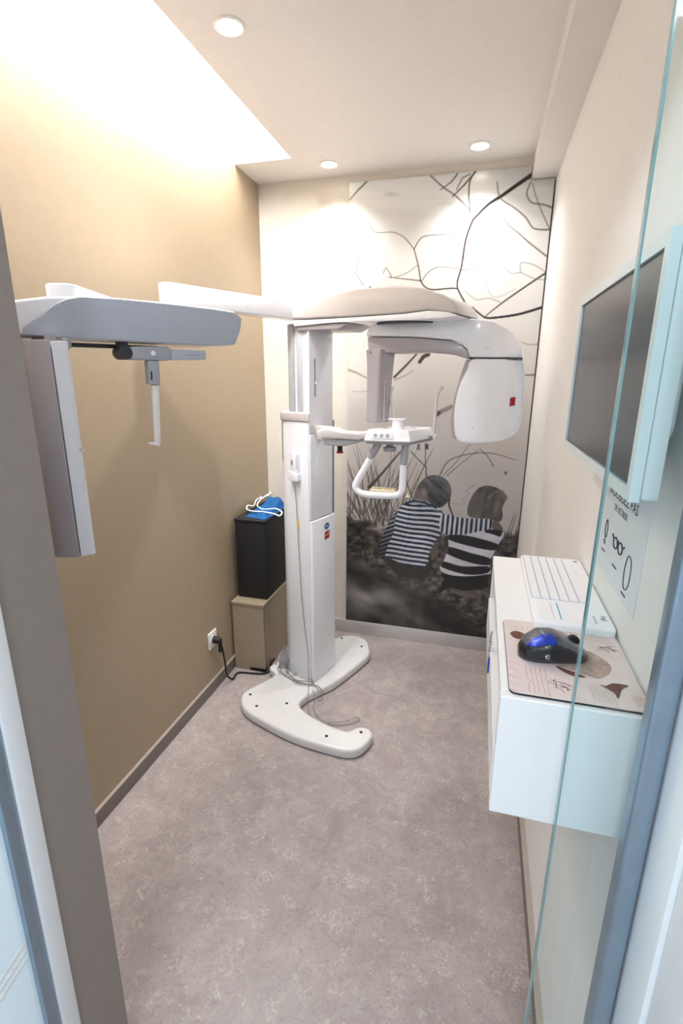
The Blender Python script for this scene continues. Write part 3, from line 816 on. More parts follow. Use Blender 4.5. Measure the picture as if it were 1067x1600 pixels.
# shoulder over the column
fsh = vframe(F - cb * 0.01, cb)
fsh = (fsh[0] - fsh[3] * 0.012, *fsh[1:])
cover = pix(fsh, [(454, 499), (454, 476), (500, 464), (560, 450), (620, 446), (662, 450), (695, 461), (709, 473), (716, 490), (668, 484), (631, 489), (560, 494)])
prism('shoulder_cover', cover, fsh, 0.0, 0.23, 'taupe', xm, 0.007, 3)
rim = pix(fsh, [(456, 501), (560, 495), (631, 490), (668, 485), (697, 486), (717, 493), (690, 497), (640, 500), (582, 502), (520, 504), (458, 510)])
prism('shoulder_rim', rim, fsh, 0.004, 0.226, 'white_pl', xm, 0.003, 2)
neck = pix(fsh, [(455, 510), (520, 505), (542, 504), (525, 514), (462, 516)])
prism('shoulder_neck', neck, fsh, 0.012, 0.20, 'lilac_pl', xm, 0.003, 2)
q = at_pl(572, 447, fsh[0][:2], fsh[1][:2]) + fsh[3] * 0.03
lathe('cover_screw', [(0.004, -0.004), (0.004, 0.002), (0.002, 0.003)], q, 'dark_pl', xm, sides=10)

# rotating arm
fc = vframe((-0.2, 2.0), (0.9945, -0.1045))
jc = at_pl(632, 502, (-0.2, 2.07), fc[1][:2])
lathe('rotation_joint', [(0.13, 0), (0.13, 0.02), (0.11, 0.035)], (jc[0] + 0.02, jc[1], 1.742), 'dark_pl', xm, sides=40)
s0 = pix(fc, [(745, 560)])[0][0]
def round_right(v):
    s = float((v - fc[0]) @ fc[1]); t = float((v - fc[0]) @ fc[3])
    if s > s0 and t < 0.06: v = v + fc[3] * min(0.12, 6.5 * (s - s0) ** 2) * (1 - max(t, 0) / 0.06)
    return v
arch = pix(fc, [(571, 525), (575, 513), (583, 506), (631, 502), (682, 498), (739, 498), (768, 501), (790, 510), (805, 523), (815, 544), (816, 558), (733, 558), (730, 546), (720, 537), (705, 531), (648, 526)])
cutss = [s0 + i * 0.02 for i in range(0, 9)]
prism('arm_cover', arch, fc, 0.0, 0.17, 'white_pl', xm, 0.012, 3, cuts=cutss, warp=round_right, bevel_angle=40)
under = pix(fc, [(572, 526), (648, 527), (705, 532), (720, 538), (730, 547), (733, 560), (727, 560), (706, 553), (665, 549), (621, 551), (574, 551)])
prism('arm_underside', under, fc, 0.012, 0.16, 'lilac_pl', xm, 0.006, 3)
q = pix(fc, [(763, 541)])[0]
lathe('cover_plug', [(0.008, 0), (0.008, 0.002), (0.006, 0.003)], fc[0] + fc[1] * q[0] + np.array([0, 0, q[1]]) - fc[3] * -0.003, 'white_pl', xm, axis=-fc[3], sides=14)
th = pix(fc, [(733, 561), (745, 560.5), (775, 560.5), (806, 560.5), (816, 562), (817, 611), (812, 660), (806, 680), (790, 690), (749, 694), (716, 692), (709, 674), (709, 640), (716, 605), (729, 577)])
def pillow(name, poly, fr, t0, t1, r, m, parent, warp):
    Q = np.array(smooth_path([np.array(p) for p in poly], 12, True)); Q = np.vstack([Q, Q[:1]])
    L = np.concatenate([[0], np.cumsum(np.linalg.norm(np.diff(Q, axis=0), axis=1))]); ss = np.linspace(0, L[-1], 81)[:-1]
    P = np.stack([np.interp(ss, L, Q[:, 0]), np.interp(ss, L, Q[:, 1])], 1)
    for _ in range(2): P = P * 0.5 + (np.roll(P, 1, 0) + np.roll(P, -1, 0)) * 0.25
    c = P.mean(0)
    d = np.roll(P, -1, 0) - np.roll(P, 1, 0); nrm = np.stack([d[:, 1], -d[:, 0]], 1); nrm /= np.linalg.norm(nrm, axis=1)[:, None] + 1e-9
    if ((P - c) * nrm).sum() < 0: nrm = -nrm
    lv = [(t0 + r * (1 - math.sin(a)), r * (1 - math.cos(a))) for a in [math.pi / 2 * k / 5 for k in range(5, -1, -1)]]
    lv += [(t1 - r * 0.5 * (1 - math.sin(a)), r * 0.5 * (1 - math.cos(a))) for a in [math.pi / 2 * k / 3 for k in range(0, 4)]]
    bm = bmesh.new(); R = []
    inn = P - nrm * r
    for sc in (0.25, 0.5, 0.75, 0.92): R.append(((inn - c) * sc + c, t0))
    for t, g in lv: R.append((P - nrm * g, t))
    V = [[bm.verts.new(warp(fr[0] + fr[1] * q[0] + fr[2] * q[1] + fr[3] * t)) for q in Q] for Q, t in R]
    n = len(P)
    for A, B_ in zip(V, V[1:]):
        for i in range(n): bm.faces.new((A[i], A[(i + 1) % n], B_[(i + 1) % n], B_[i]))
    bm.faces.new(V[0][::-1]); bm.faces.new(V[-1])
    return finish(name, bm, m, parent, sharp=50)


tube_head = pillow('tube_head', th, fc, 0.002, 0.20, 0.012, 'white_pl', xm, round_right)
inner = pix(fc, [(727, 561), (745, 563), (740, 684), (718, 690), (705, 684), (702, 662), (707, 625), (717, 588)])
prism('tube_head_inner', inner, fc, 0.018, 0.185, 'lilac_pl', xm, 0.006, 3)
seam = pix(fc, [(734, 557.8), (814, 557.8), (814, 561.5), (734, 561.5)])
prism('arm_seam', seam, fc, 0.012, 0.16, 'seam', xm, cuts=cutss, warp=round_right)
# red sticker on the tube head follows its curved side
sq = pix(fc, [(793.5, 637), (802, 636), (803, 622), (795, 623)])
st = prism('red_sticker', sq, fc, 0.0010, 0.004, 'red', tube_head, warp=round_right)
prism('sticker_print', pix(fc, [(795, 631), (801, 630.5), (801, 629.5), (795, 630)]), fc, 0.0003, 0.001, 'print_white', tube_head, warp=round_right)
q = pix(fc, [(738, 669)])[0]
lathe('tiny_screw', [(0.0025, 0), (0.0025, 0.001)], fc[0] + fc[1] * q[0] + np.array([0, 0, q[1]]) + fc[3] * 0.002, 'grey_pl', tube_head, axis=-fc[3], sides=8)
# sensor pillar at the other end of the arm
pc = at_pl(591, 600, (-0.39, 2.01), (1, 0)); L_ = at_pl(573, 600, (-0.45, 2.07), (1, 0)); R_ = at_pl(614, 600, (-0.33, 2.09), (1, 0))
plan = [(L_[0], L_[1]), (pc[0] - 0.004, pc[1]), (pc[0] + 0.006, pc[1] + 0.002), (R_[0], R_[1]), (R_[0] - 0.03, R_[1] + 0.08), (L_[0] - 0.01, L_[1] + 0.06)]
cen = np.mean(np.array(plan), 0)
bm = bmesh.new(); rings = []
for z, sc, sh in ((1.652, 1.10, 0.0), (1.60, 1.02, 0.0), (1.52, 0.95, -0.002), (1.44, 0.90, -0.004), (1.363, 0.88, -0.006)):
    rings.append([bm.verts.new((cen[0] + (x - cen[0]) * sc + sh, cen[1] + (y - cen[1]) * sc, z)) for x, y in plan])
for A, Bq in zip(rings, rings[1:]):
    for i in range(6): bm.faces.new((A[i], A[(i + 1) % 6], Bq[(i + 1) % 6], Bq[i]))
bm.faces.new(rings[0]); bm.faces.new(rings[-1][::-1])
sensor = finish('sensor_pillar', bm, 'lilac_pl', xm, 0.006, 3)
a0 = np.array([pc[0] + 0.006, pc[1] + 0.002]); a1 = np.array([R_[0], R_[1]]); sdir = (a1 - a0) / np.linalg.norm(a1 - a0)
fsen = (np.array([*(a0 * 0.93 + cen * 0.07), 0.0]), E3(sdir), np.array([0, 0, 1.0]), np.array([sdir[1], -sdir[0], 0.0]))
fr_s = prism('slot_frame', [(0.030, 1.372), (0.042, 1.372), (0.042, 1.533), (0.030, 1.533)], fsen, -0.006, 0.004, 'taupe', sensor, 0.001, 1)
prism('slot', [(0.0345, 1.380), (0.0375, 1.380), (0.0375, 1.525), (0.0345, 1.525)], fsen, 0.004, 0.0045, 'dark_pl', sensor)

# patient support: arm, table, chin rest, temple rods, handle
ft = vframe((-0.31, 1.93), (1.0, -0.02))
sa = pix(ft, [(497, 673), (510, 671), (530, 676), (556, 678), (572, 675), (574, 686), (556, 690), (530, 688), (498, 687)])
prism('support_arm', sa, ft, 0.03, 0.11, 'taupe', xm, 0.006, 3)
sl = pix(ft, [(498, 687), (530, 688.5), (556, 690), (572, 687), (570, 690), (556, 693.5), (534, 699), (522, 699), (502, 697)])
prism('support_arm_underside', sl, ft, 0.036, 0.104, 'grey_pl', xm, 0.004, 3)
q = at_pl(496, 684, ft[0][:2] + np.array([0, 0.07]), ft[1][:2])
sb = pix(ft, [(490, 674), (505, 672), (520, 674), (520, 688), (505, 690), (490, 690)])
prism('support_bracket', sb, ft, 0.034, 0.15, 'taupe', xm, 0.006, 3)
zs_ = [q_[1] for q_ in sb]
col_prism('support_stub', [(-0.004, 0.045), (0.095, 0.010), (0.095, 0.075), (-0.004, 0.105)], min(zs_) + 0.004, max(zs_) - 0.004, 'taupe', xm, 0.005, 2)
q = at_pl(531, 700, ft[0][:2] + np.array([0, 0.07]), ft[1][:2])
eb = lathe('emergency_stop', [(0.011, 0.022), (0.011, -0.014)], q, 'black', xm, sides=16)
lathe('red_button', [(0.010, -0.013), (0.015, -0.015), (0.015, -0.020), (0.012, -0.022)], q, 'red_btn', eb, sides=18)

tb0 = at_pl(567, 688, ft[0][:2], ft[1][:2]); tb1 = at_pl(640, 694, ft[0][:2], ft[1][:2])
x0, x1 = tb0[0] + 0.002, at_pl(641, 694, ft[0][:2], ft[1][:2])[0]
zt, zb = 1.345, 1.300
y0 = ft[0][1]
def table_ring(z, g, gy0=0.0): return [(x0 - g, y0 - g + gy0, z), (x1 + g, y0 - g + gy0, z), (x1 + g + 0.075, y0 + 0.20 + g, z), (x0 + 0.055 - g, y0 + 0.20 + g, z)]
def ring_body(name, rings_, m, parent, bevel, seg=3):
    bm = bmesh.new(); R = [[bm.verts.new(p) for p in r] for r in rings_]
    n = len(R[0])
    for A, Bq in zip(R, R[1:]):
        for i in range(n): bm.faces.new((A[i], A[(i + 1) % n], Bq[(i + 1) % n], Bq[i]))
    bm.faces.new(R[0][::-1]); bm.faces.new(R[-1])
    return finish(name, bm, m, parent, bevel, seg)
ring_body('table_tray', [table_ring(zb - 0.012, -0.012), table_ring(zb, 0.0)], 'grey_pl', xm, 0.003)
table = ring_body('patient_table', [table_ring(zb + 0.0005, 0.0), table_ring(zt, -0.012, 0.004)], 'white_pl', xm, 0.005)
# control panel on the sloping front
pn0 = np.array([x0 + 0.03, y0 + 0.0022, zb + 0.012]); slope = np.array([0, 0.016, 0.0445]); slope /= np.linalg.norm(slope)
pn_n = np.cross([1, 0, 0], slope)
fp = (pn0, np.array([1.0, 0, 0]), slope, pn_n)
panel = prism('control_panel', rounded([(0, 0), (0.088, 0), (0.085, 0.024), (-0.003, 0.024)], 0.004, 3), fp, -0.003, 0.0012, 'column', table)
for i in range(3):
    c = pn0 + np.array([0.017 + 0.024 * i, 0, 0]) + slope * 0.012
    lathe('button', [(0.0075, 0.0008), (0.0075, 0.0026), (0.006, 0.0032)], c, 'grey_pl', panel, axis=pn_n, sides=14)
c = (x0 + 0.120, y0 + 0.095, zt)
chin = lathe('chin_rest', [(0.027, 0), (0.024, 0.004), (0.023, 0.032), (0.026, 0.036)], c, 'white_pl', table, sides=24)
box('chin_plate', c[0] - 0.038, c[0] + 0.034, c[1] - 0.022, c[1] + 0.022, zt + 0.0355, zt + 0.0395, 'white_pl', chin, 0.0012)
for (dx, dy) in ((0.065, 0.075), (0.172, 0.12)):
    box('table_socket', x0 + dx, x0 + dx + 0.02, y0 + dy, y0 + dy + 0.012, zt - 0.002, zt + 0.0008, 'seam', table)
for pts in ([(617, 676), (613, 640), (610, 617), (613, 604)], [(677, 682), (680, 650), (683, 616), (692, 604)]):
    wp = [at_pl(x, y, (0, y0 + 0.16), (1, 0)) for x, y in pts]
    bm = bmesh.new(); add_tube(bm, wp, [0.009, 0.0085, 0.0085, 0.0095], 10, flat=0.7)
    tr = finish('temple_rod', bm, 'translucent', xm, sharp=50)
q = at_pl(679, 681, (0, y0 + 0.16), (1, 0))
lathe('rod_foot', [(0.011, -0.010), (0.011, 0.002), (0.008, 0.006)], q, 'translucent', xm, sides=12)
bm = bmesh.new(); add_tube(bm, [q + np.array([0, 0, -0.004]), np.array([x1 + 0.02, y0 + 0.15, zb + 0.012])], 0.007, 8)
finish('rod_bracket', bm, 'grey_pl', xm)
q = at_pl(609, 700, (0, y0 + 0.06), (1, 0))
lathe('height_knob', [(0.026, -0.012), (0.026, 0.003), (0.014, 0.005), (0.014, 0.02)], q, 'grey_pl', xm, sides=22)
q = at_pl(654, 700, (0, y0 + 0.13), (1, 0))
lathe('lock_pin', [(0.008, -0.008), (0.008, 0.004), (0.005, 0.006), (0.005, 0.016)], q, 'grey_pl', xm, sides=12)
# U shaped handle, lower part white, upper stubs grey
yh = y0 + 0.035
hp = lambda x, y: at_pl(x, y, (0, yh), (1, 0))
hl = [hp(587, 700), hp(572, 728), hp(558, 752), hp(556, 763), hp(566, 771), hp(592, 774), hp(618, 774), hp(627, 768), hp(629, 755), hp(630, 725)]
han = tube('handle', hl, 0.0145, 'white_pl', xm, 6, 12)
tube('handle_stub', [hp(592, 690), hp(586, 702), hp(578, 716)], 0.0152, 'grey_pl', han, 4, 12)
tube('handle_stub', [hp(634, 692), hp(632, 708), hp(630, 726)], 0.0152, 'grey_pl', han, 4, 12)
g0, g1 = hp(577, 766), hp(616, 768)
hp_plate = box('grip_plate', g0[0], g1[0], yh - 0.002, yh + 0.06, g0[2] - 0.006, g0[2] + 0.004, 'tan_slot', han, 0.003)
for i in range(2):
    box('grip_slot', g0[0] + 0.014 + 0.042 * i, g0[0] + 0.048 + 0.042 * i, yh + 0.02, yh + 0.027, g0[2] + 0.003, g0[2] + 0.0048, 'cab', han)
q = hp(637, 774)
lathe('grip_clip', [(0.010, -0.006), (0.006, 0.0), (0.002, 0.008)], q, 'tan_slot', han, sides=10)

# cephalostat side arm: first bar, elbow, second bar, head unit
e1p = at_d(266, 462, 1.70)
c0 = np.array([*cp(-0.095, 0.05), 0])
zA, zB = 1.776, 1.848
d = E3(e1p[:2] - c0[:2]); Lb = np.linalg.norm(d); d /= Lb; nb = np.array([-d[1], d[0], 0])
prism('ceph_arm', rounded([(0.0, -0.034), (Lb + 0.035, -0.034), (Lb + 0.035, 0.034), (0.0, 0.034)], [0.0, 0.033, 0.033, 0.0], 8),
      (c0, d, nb, np.array([0, 0, 1.0])), zA, zB, 'white_pl', xm, 0.006, 3, bevel_angle=50)
e2p = at_d(100, 455, 1.02)
zC2, zD2 = e2p[2] - 0.05, at_d(100, 446, 1.02)[2]
d2v = E3(e1p[:2] - e2p[:2]); Lc = np.linalg.norm(d2v); d2v /= Lc; n2v = np.array([-d2v[1], d2v[0], 0])
prism('ceph_link', rounded([(-0.03, -0.032), (Lc + 0.03, -0.032), (Lc + 0.03, 0.032), (-0.03, 0.032)], 0.03, 8),
      (np.array([e2p[0], e2p[1], 0]), d2v, n2v, np.array([0, 0, 1.0])), zC2, zD2, 'white_pl', xm, 0.005, 3, bevel_angle=50)
lathe('elbow_pin', [(0.026, zD2 - 0.004), (0.026, zA + 0.004)], (e1p[0], e1p[1], 0), 'grey_pl', xm, sides=20)
S0 = at_d(375, 515, 1.24); S1 = at_d(30, 500, 0.93)
fh = vframe(S0, (S1 - S0)[:2])
body = pix(fh, [(377, 498), (366, 486), (330, 480.5), (262, 472.5), (187, 465.5), (124, 461.5), (70, 463), (26, 468), (5, 474), (-8, 490), (-4, 508), (20, 520), (40, 524), (112, 529), (225, 535), (319, 540), (367, 539.5), (375, 516)])
head = prism('ceph_head', body, fh, 0.0, 0.20, 'white_pl', xm, 0.007, 3, bevel_angle=40)
side = pix(fh, [(376, 498), (365, 488.5), (330, 483), (262, 475), (187, 467.5), (124, 464), (101, 468), (82, 477), (57, 497), (36, 512), (34, 523), (112, 528.5), (225, 534), (319, 539.5), (366, 538.5), (374, 516)])
prism('side_panel', side, fh, -0.006, 0.004, 'ceph_grey', head, 0.003, 2, bevel_angle=40)
# underside rail
ra, rb = pix(fh, [(100, 531)])[0], pix(fh, [(262, 538)])[0]
prism('guide_rail', [(rb[0], rb[1] - 0.002), (ra[0], ra[1] - 0.002), (ra[0], ra[1] - 0.010), (rb[0], rb[1] - 0.010)], fh, 0.05, 0.075, 'dark_pl', head, 0.001, 1)
# hanging sensor: broad face across the head, narrow light edge towards the room
eh, nh = fh[1], fh[3]
Cc = at_d(79, 529, 0.93); zt_ = Cc[2] - 0.002; zb_ = at_pl(124, 871, Cc[:2], (0.95, 0.31))[2]
frs = (np.array([Cc[0], Cc[1], 0]), nh, -eh, np.array([0, 0, 1.0]))
lft = np.array([-0.95, -0.31]); rgt = np.array([0.62, 0.78]); nh2 = nh[:2]
pl0 = [tuple(Cc[:2] + lft * 0.050), tuple(Cc[:2] + lft * 0.002), tuple(Cc[:2] + lft * 0.002 + nh2 * 0.17), tuple(Cc[:2] + lft * 0.060 + nh2 * 0.17)]
sens = prism('hanging_sensor', rounded(pl0, [0.030, 0.002, 0.01, 0.01], 6), fl, zb_, zt_, 'lilac_pl', xm, 0.004, 3, bevel_angle=50)
pl1 = [tuple(Cc[:2] - lft * 0.0), tuple(Cc[:2] + rgt * 0.030), tuple(Cc[:2] + rgt * 0.030 + nh2 * 0.15), tuple(Cc[:2] + nh2 * 0.15)]
prism('sensor_edge', rounded(pl1, [0.002, 0.008, 0.008, 0.002], 4), fl, zb_ + 0.002, zt_ - 0.002, 'column', sens, 0.004, 2, bevel_angle=50)
prism('sensor_mount', [(0.04, -0.001), (0.14, -0.001), (0.14, 0.020), (0.04, 0.020)], frs, zt_ - 0.002, zt_ + 0.012, 'grey_pl', sens)
q = at_d(127, 703, 1.0)
tube('ear_rod_tip', [q + np.array([-0.03, 0.02, 0.0]), q + np.array([-0.01, 0.005, 0]), q + np.array([0.005, 0, 0])], [0.008, 0.006, 0.003], 'translucent', sens, straight=True)
q = at_d(105, 538, 0.97)
lathe('sensor_knob', [(0.006, -0.008), (0.008, 0.0), (0.008, 0.012)], q, 'grey_pl', sens, sides=12)
# head positioner under the middle of the unit
fn = (at_d(228, 551, 1.10) * np.array([1, 1, 0]), -eh, np.array([0, 0, 1.0]), nh)
fn2 = vframe(fn[0], -eh[:2])
br = pix(fn2, [(207, 541), (262, 541.5), (268, 545), (268, 561), (262, 563.5), (207, 562), (200, 557), (200, 546)])
nose = prism('nasal_bracket', br, fn2, 0.0, 0.034, 'grey_pl', xm, 0.003, 2)
q = pix(fn2, [(196, 551)])[0]
lathe('pivot_drum', [(0.0145, -0.002), (0.0145, 0.038)], fn2[0] + fn2[1] * q[0] + np.array([0, 0, q[1]]), 'dark_pl', nose, axis=fn2[3], sides=20)
q = pix(fn2, [(239, 552)])[0]
lathe('pivot_screw', [(0.0055, 0.0), (0.0055, 0.0025), (0.004, 0.003)], fn2[0] + fn2[1] * q[0] + np.array([0, 0, q[1]]), 'column', nose, axis=-fn2[3], sides=14)
prism('slide_block', pix(fn2, [(268.5, 545.5), (322, 548), (324, 551), (323, 562), (268.5, 562.5)]), fn2, 0.004, 0.028, 'ceph_grey', nose, 0.002, 2)
prism('slide_groove', pix(fn2, [(290, 553), (312, 553.5), (310, 556), (290, 555.5)]), fn2, 0.0035, 0.006, 'grey_pl', nose)
prism('nasal_arm', pix(fn2, [(232, 563), (250, 563.5), (252, 602), (235, 600.5)]), fn2, 0.003, 0.026, 'grey_pl', nose, 0.002, 2)
prism('arm_scale', pix(fn2, [(236, 580), (238.5, 580), (239, 594), (236.5, 594)]), fn2, 0.0022, 0.0036, 'dark_pl', nose)
prism('nasal_rod', pix(fn2, [(240, 601), (251, 602), (254, 695), (250, 699), (247, 697), (235, 694.5), (235, 692), (245, 691)]), fn2, 0.008, 0.018, 'translucent', nose, 0.002, 2)
prism('bracket_post', pix(fn2, [(188, 528), (202, 528), (202, 541), (188, 541)]), fn2, 0.008, 0.03, 'dark_pl', nose)

# ------------------------------------------------------------------ exposure handset hanging on the column
fhs = (np.array([*cp(-0.098, 0.0072), -0.030]), E3(cb * 0.9975 - ca * 0.07), np.array([0, 0, 1.0]), E3(-ca * 0.9975 - cb * 0.07))
hs = empty('exposure_handset', (*cp(-0.10, -0.01), 1.12), 'white exposure switch handset clipped to the x-ray column with thin grey cord', 'handset')
prism('handset_body', rounded([(0.0, 1.125), (0.046, 1.125), (0.042, 1.235), (0.036, 1.245), (0.008, 1.245), (0.002, 1.235)], 0.005, 3), fhs, 0.001, 0.022, 'white_pl', hs, 0.004, 2)
prism('trigger_button', [(0.016 + 0.007 * math.cos(t * math.pi / 8), 1.200 + 0.012 * math.sin(t * math.pi / 8)) for t in range(16)], fhs, 0.021, 0.0235, 'grey_pl', hs)
prism('side_slot', [(0.0395, 1.17), (0.0415, 1.17), (0.0405, 1.225), (0.039, 1.225)], fhs, 0.018, 0.0226, 'seam', hs)
prism('cradle', rounded([(-0.003, 1.115), (0.049, 1.115), (0.049, 1.150), (-0.003, 1.160)], 0.004, 3), fhs, 0.0005, 0.026, 'white_pl', hs, 0.003, 2)
def on_floor(x, y, z): p = at_z(x, y, z); return (p[0], p[1], z)
gcol = lambda x, y, off=0.006: at_pl(x, y, (F - ca * off), cb)
cord = [gcol(460, 757), gcol(463, 790), gcol(465, 830), gcol(468, 880), gcol(471, 930), gcol(476, 980), gcol(481, 1020, 0.012), gcol(482, 1050, 0.03),
        on_floor(482, 1075, 0.056), on_floor(480, 1096, 0.056), on_floor(480, 1104, 0.030), on_floor(489, 1122, 0.008), on_floor(520, 1133, 0.006), on_floor(548, 1131, 0.006), on_floor(561, 1124, 0.008),
        on_floor(556, 1121, 0.010), on_floor(535, 1128, 0.012), on_floor(505, 1126, 0.010), on_floor(490, 1108, 0.010), on_floor(492, 1092, 0.058), on_floor(488, 1078, 0.058)]
tube('cord', cord, 0.0016, 'cable_grey', hs, 6, 6)
q = [gcol(465, 814), gcol(465.5, 825)]
bm = bmesh.new(); add_tube(bm, q, 0.0042, 8); tg = finish('cord_tag', bm, 'yellow', hs); tag(tg, 'small yellow tag on the cord')

# loose cables heaped behind and around the column foot
cb_root = empty('loose_cables', (-0.80, 2.08, 0.05), 'tangle of thin grey cables heaped round the foot of the column', 'cables')
rs = random.Random(5)
loops = [
    [on_floor(435, 1020, 0.16), on_floor(444, 1010, 0.22), on_floor(447, 1012, 0.20), on_floor(437, 1032, 0.10), on_floor(440, 1050, 0.056), on_floor(455, 1061, 0.056), on_floor(480, 1069, 0.057), on_floor(497, 1072, 0.058), on_floor(505, 1084, 0.05)],
    [on_floor(431, 1040, 0.12), on_floor(436, 1022, 0.19), on_floor(450, 1008, 0.17), on_floor(451, 1030, 0.12), on_floor(447, 1046, 0.057), on_floor(462, 1062, 0.06), on_floor(486, 1066, 0.064), on_floor(499, 1080, 0.058), on_floor(503, 1092, 0.03), on_floor(496, 1096, 0.02)],
    [on_floor(450, 1058, 0.057), on_floor(466, 1052, 0.066), on_floor(482, 1059, 0.07), on_floor(490, 1068, 0.062), on_floor(470, 1069, 0.06), on_floor(455, 1062, 0.062)],
    [on_floor(438, 1052, 0.058), on_floor(434, 1044, 0.08), on_floor(442, 1036, 0.12), on_floor(450, 1046, 0.07), on_floor(446, 1056, 0.06)],
]
for L in loops: tube('cable', L, 0.0022, 'cable_grey', cb_root, 6, 6)
# small grey bracket standing behind the column foot
fbk = (np.array([*at_z(442, 1045, 0.05)[:2], 0]), np.array([1.0, 0.15, 0]), np.array([0, 0, 1.0]), np.array([-0.15, 1.0, 0]))
prism('cable_bracket', rounded([(-0.03, 0.051), (0.035, 0.051), (0.030, 0.165), (0.018, 0.17)], 0.004, 3), fbk, 0.0, 0.006, 'grey_pl', xm, 0.001, 1)

# ------------------------------------------------------------------ corner: cabinet, black box, blue bag, socket
cab = empty('low_cabinet', (-1.105, 2.43, 0), 'narrow beige boxed cabinet standing in the corner behind the column', 'cabinet')
bm = bmesh.new(); add_box(bm, -1.190, -1.012, 2.172, 2.70, 0.002, 0.386); finish('carcass', bm, 'cab', cab, 0.0015, 1)
box('top_board', -1.192, -1.006, 2.166, 2.70, 0.386, 0.400, 'cab', cab, 0.0015, 1)
box('plinth_gap', -1.10, -1.010, 2.1705, 2.20, 0.002, 0.020, 'black', cab)
box('side_panel', -1.0118, -1.007, 2.20, 2.70, 0.004, 0.385, 'cab', cab, 0.001, 1)
bx = empty('black_box', (-1.10, 2.46, 0.4), 'matt black upright box standing on the beige cabinet', 'box')
box('casing', -1.180, -1.012, 2.232, 2.62, 0.401, 0.822, 'black_box', bx, 0.004, 2)
box('lid', -1.184, -1.008, 2.228, 2.624, 0.8225, 0.836, 'black_box', bx, 0.004, 2)
# folded blue bag with white drawstring
bag = empty('drawstring_bag', (-1.05, 2.45, 0.836), 'folded bright blue cloth bag with white cord lying on the black box', 'bag')
nx_, ny_ = 22, 18
bm = bmesh.new(); grid = []
for layer in (0, 1):
    for j in range(ny_ + 1):
        row = []
        for i in range(nx_ + 1):
            u, v = i / nx_, j / ny_
            x = -1.140 + 0.122 * u + 0.012 * math.sin(v * 3); y = 2.275 + 0.30 * v - 0.03 * u
            edge = min(u, 1 - u, v, 1 - v)
            hh = 0.002 + (0.024 * min(1, edge * 6) * (0.8 + 0.35 * math.sin(7 * u + 4 * v) * math.sin(5 * v - 3 * u) + 1.9 * v * v) if layer else 0)
            row.append(bm.verts.new((x, y, 0.8365 + hh)))
        grid.append(row)
h_ = ny_ + 1
for L in (0, 1):
    for j in range(ny_):
        for i in range(nx_):
            q = [grid[L * h_ + j][i], grid[L * h_ + j][i + 1], grid[L * h_ + j + 1][i + 1], grid[L * h_ + j + 1][i]]
            bm.faces.new(q if L else q[::-1])
def rim_(a, b): 
    for k in range(len(a) - 1): bm.faces.new((a[k], a[k + 1], b[k + 1], b[k]))
rim_(grid[0], grid[h_]); rim_([r[-1] for r in grid[:h_]], [r[-1] for r in grid[h_:]])
rim_(grid[ny_][::-1], grid[h_ + ny_][::-1]); rim_([r[0] for r in grid[:h_]][::-1], [r[0] for r in grid[h_:]][::-1])
finish('cloth', bm, 'blue_cloth', bag, sharp=70)
zb2 = 0.862
bp = lambda x, y, z=zb2: (*at_z(x, y, z)[:2], z)
tube('drawstring', [bp(421, 771), bp(408, 780), bp(402, 790), bp(412, 796), bp(430, 795), bp(440, 800), bp(437, 806), bp(428, 803), bp(412, 800), bp(396, 799), bp(386, 796), bp(387, 790), bp(396, 791)], 0.0042, 'white_cord', bag, 6, 8)
tube('drawstring', [bp(407, 777), bp(408, 771), bp(414, 768), bp(421, 769), bp(423, 772)], 0.004, 'white_cord', bag, 5, 8)
tube('drawstring', [bp(397, 790), bp(401, 781), bp(411, 777), bp(420, 774)], 0.004, 'white_cord', bag, 5, 8)

so = empty('wall_socket', (XL, 1.97, 0.28), 'white wall socket above the skirting of the tan wall', 'socket')
box('plate', XL, XL + 0.009, 1.938, 2.012, 0.236, 0.322, 'socket', so, 0.003, 3)
lathe('socket_rim', [(0.026, 0.008), (0.026, 0.011), (0.023, 0.0115)], (XL, 1.976, 0.28), 'socket', so, axis=(1, 0, 0), sides=24)
pg = empty('power_plug', (XL + 0.02, 1.976, 0.28), 'black power plug in the wall socket with black cable to the floor', 'plug')
lathe('plug_body', [(0.019, 0.0), (0.019, 0.012), (0.015, 0.034), (0.010, 0.040)], (XL + 0.0118, 1.976, 0.279), 'black', pg, axis=(1, 0.05, -0.1), sides=18)
X_ = XL + 0.045
tube('plug_cable', [(X_, 1.976, 0.276), (X_ + 0.008, 1.980, 0.235), (X_ + 0.004, 2.005, 0.14), (X_ - 0.004, 2.03, 0.05), (X_ + 0.012, 2.06, 0.008), on_floor(372, 1051, 0.006), on_floor(395, 1052, 0.006), on_floor(412, 1052, 0.008),
                    on_floor(421, 1047, 0.012), on_floor(424, 1035, 0.025), (-0.985, 2.24, 0.05)], 0.0048, 'cable_black', pg, 6, 8)
box('strain_relief', X_ - 0.007, X_ + 0.007, 1.966, 1.988, 0.215, 0.272, 'black', pg, 0.004, 2)

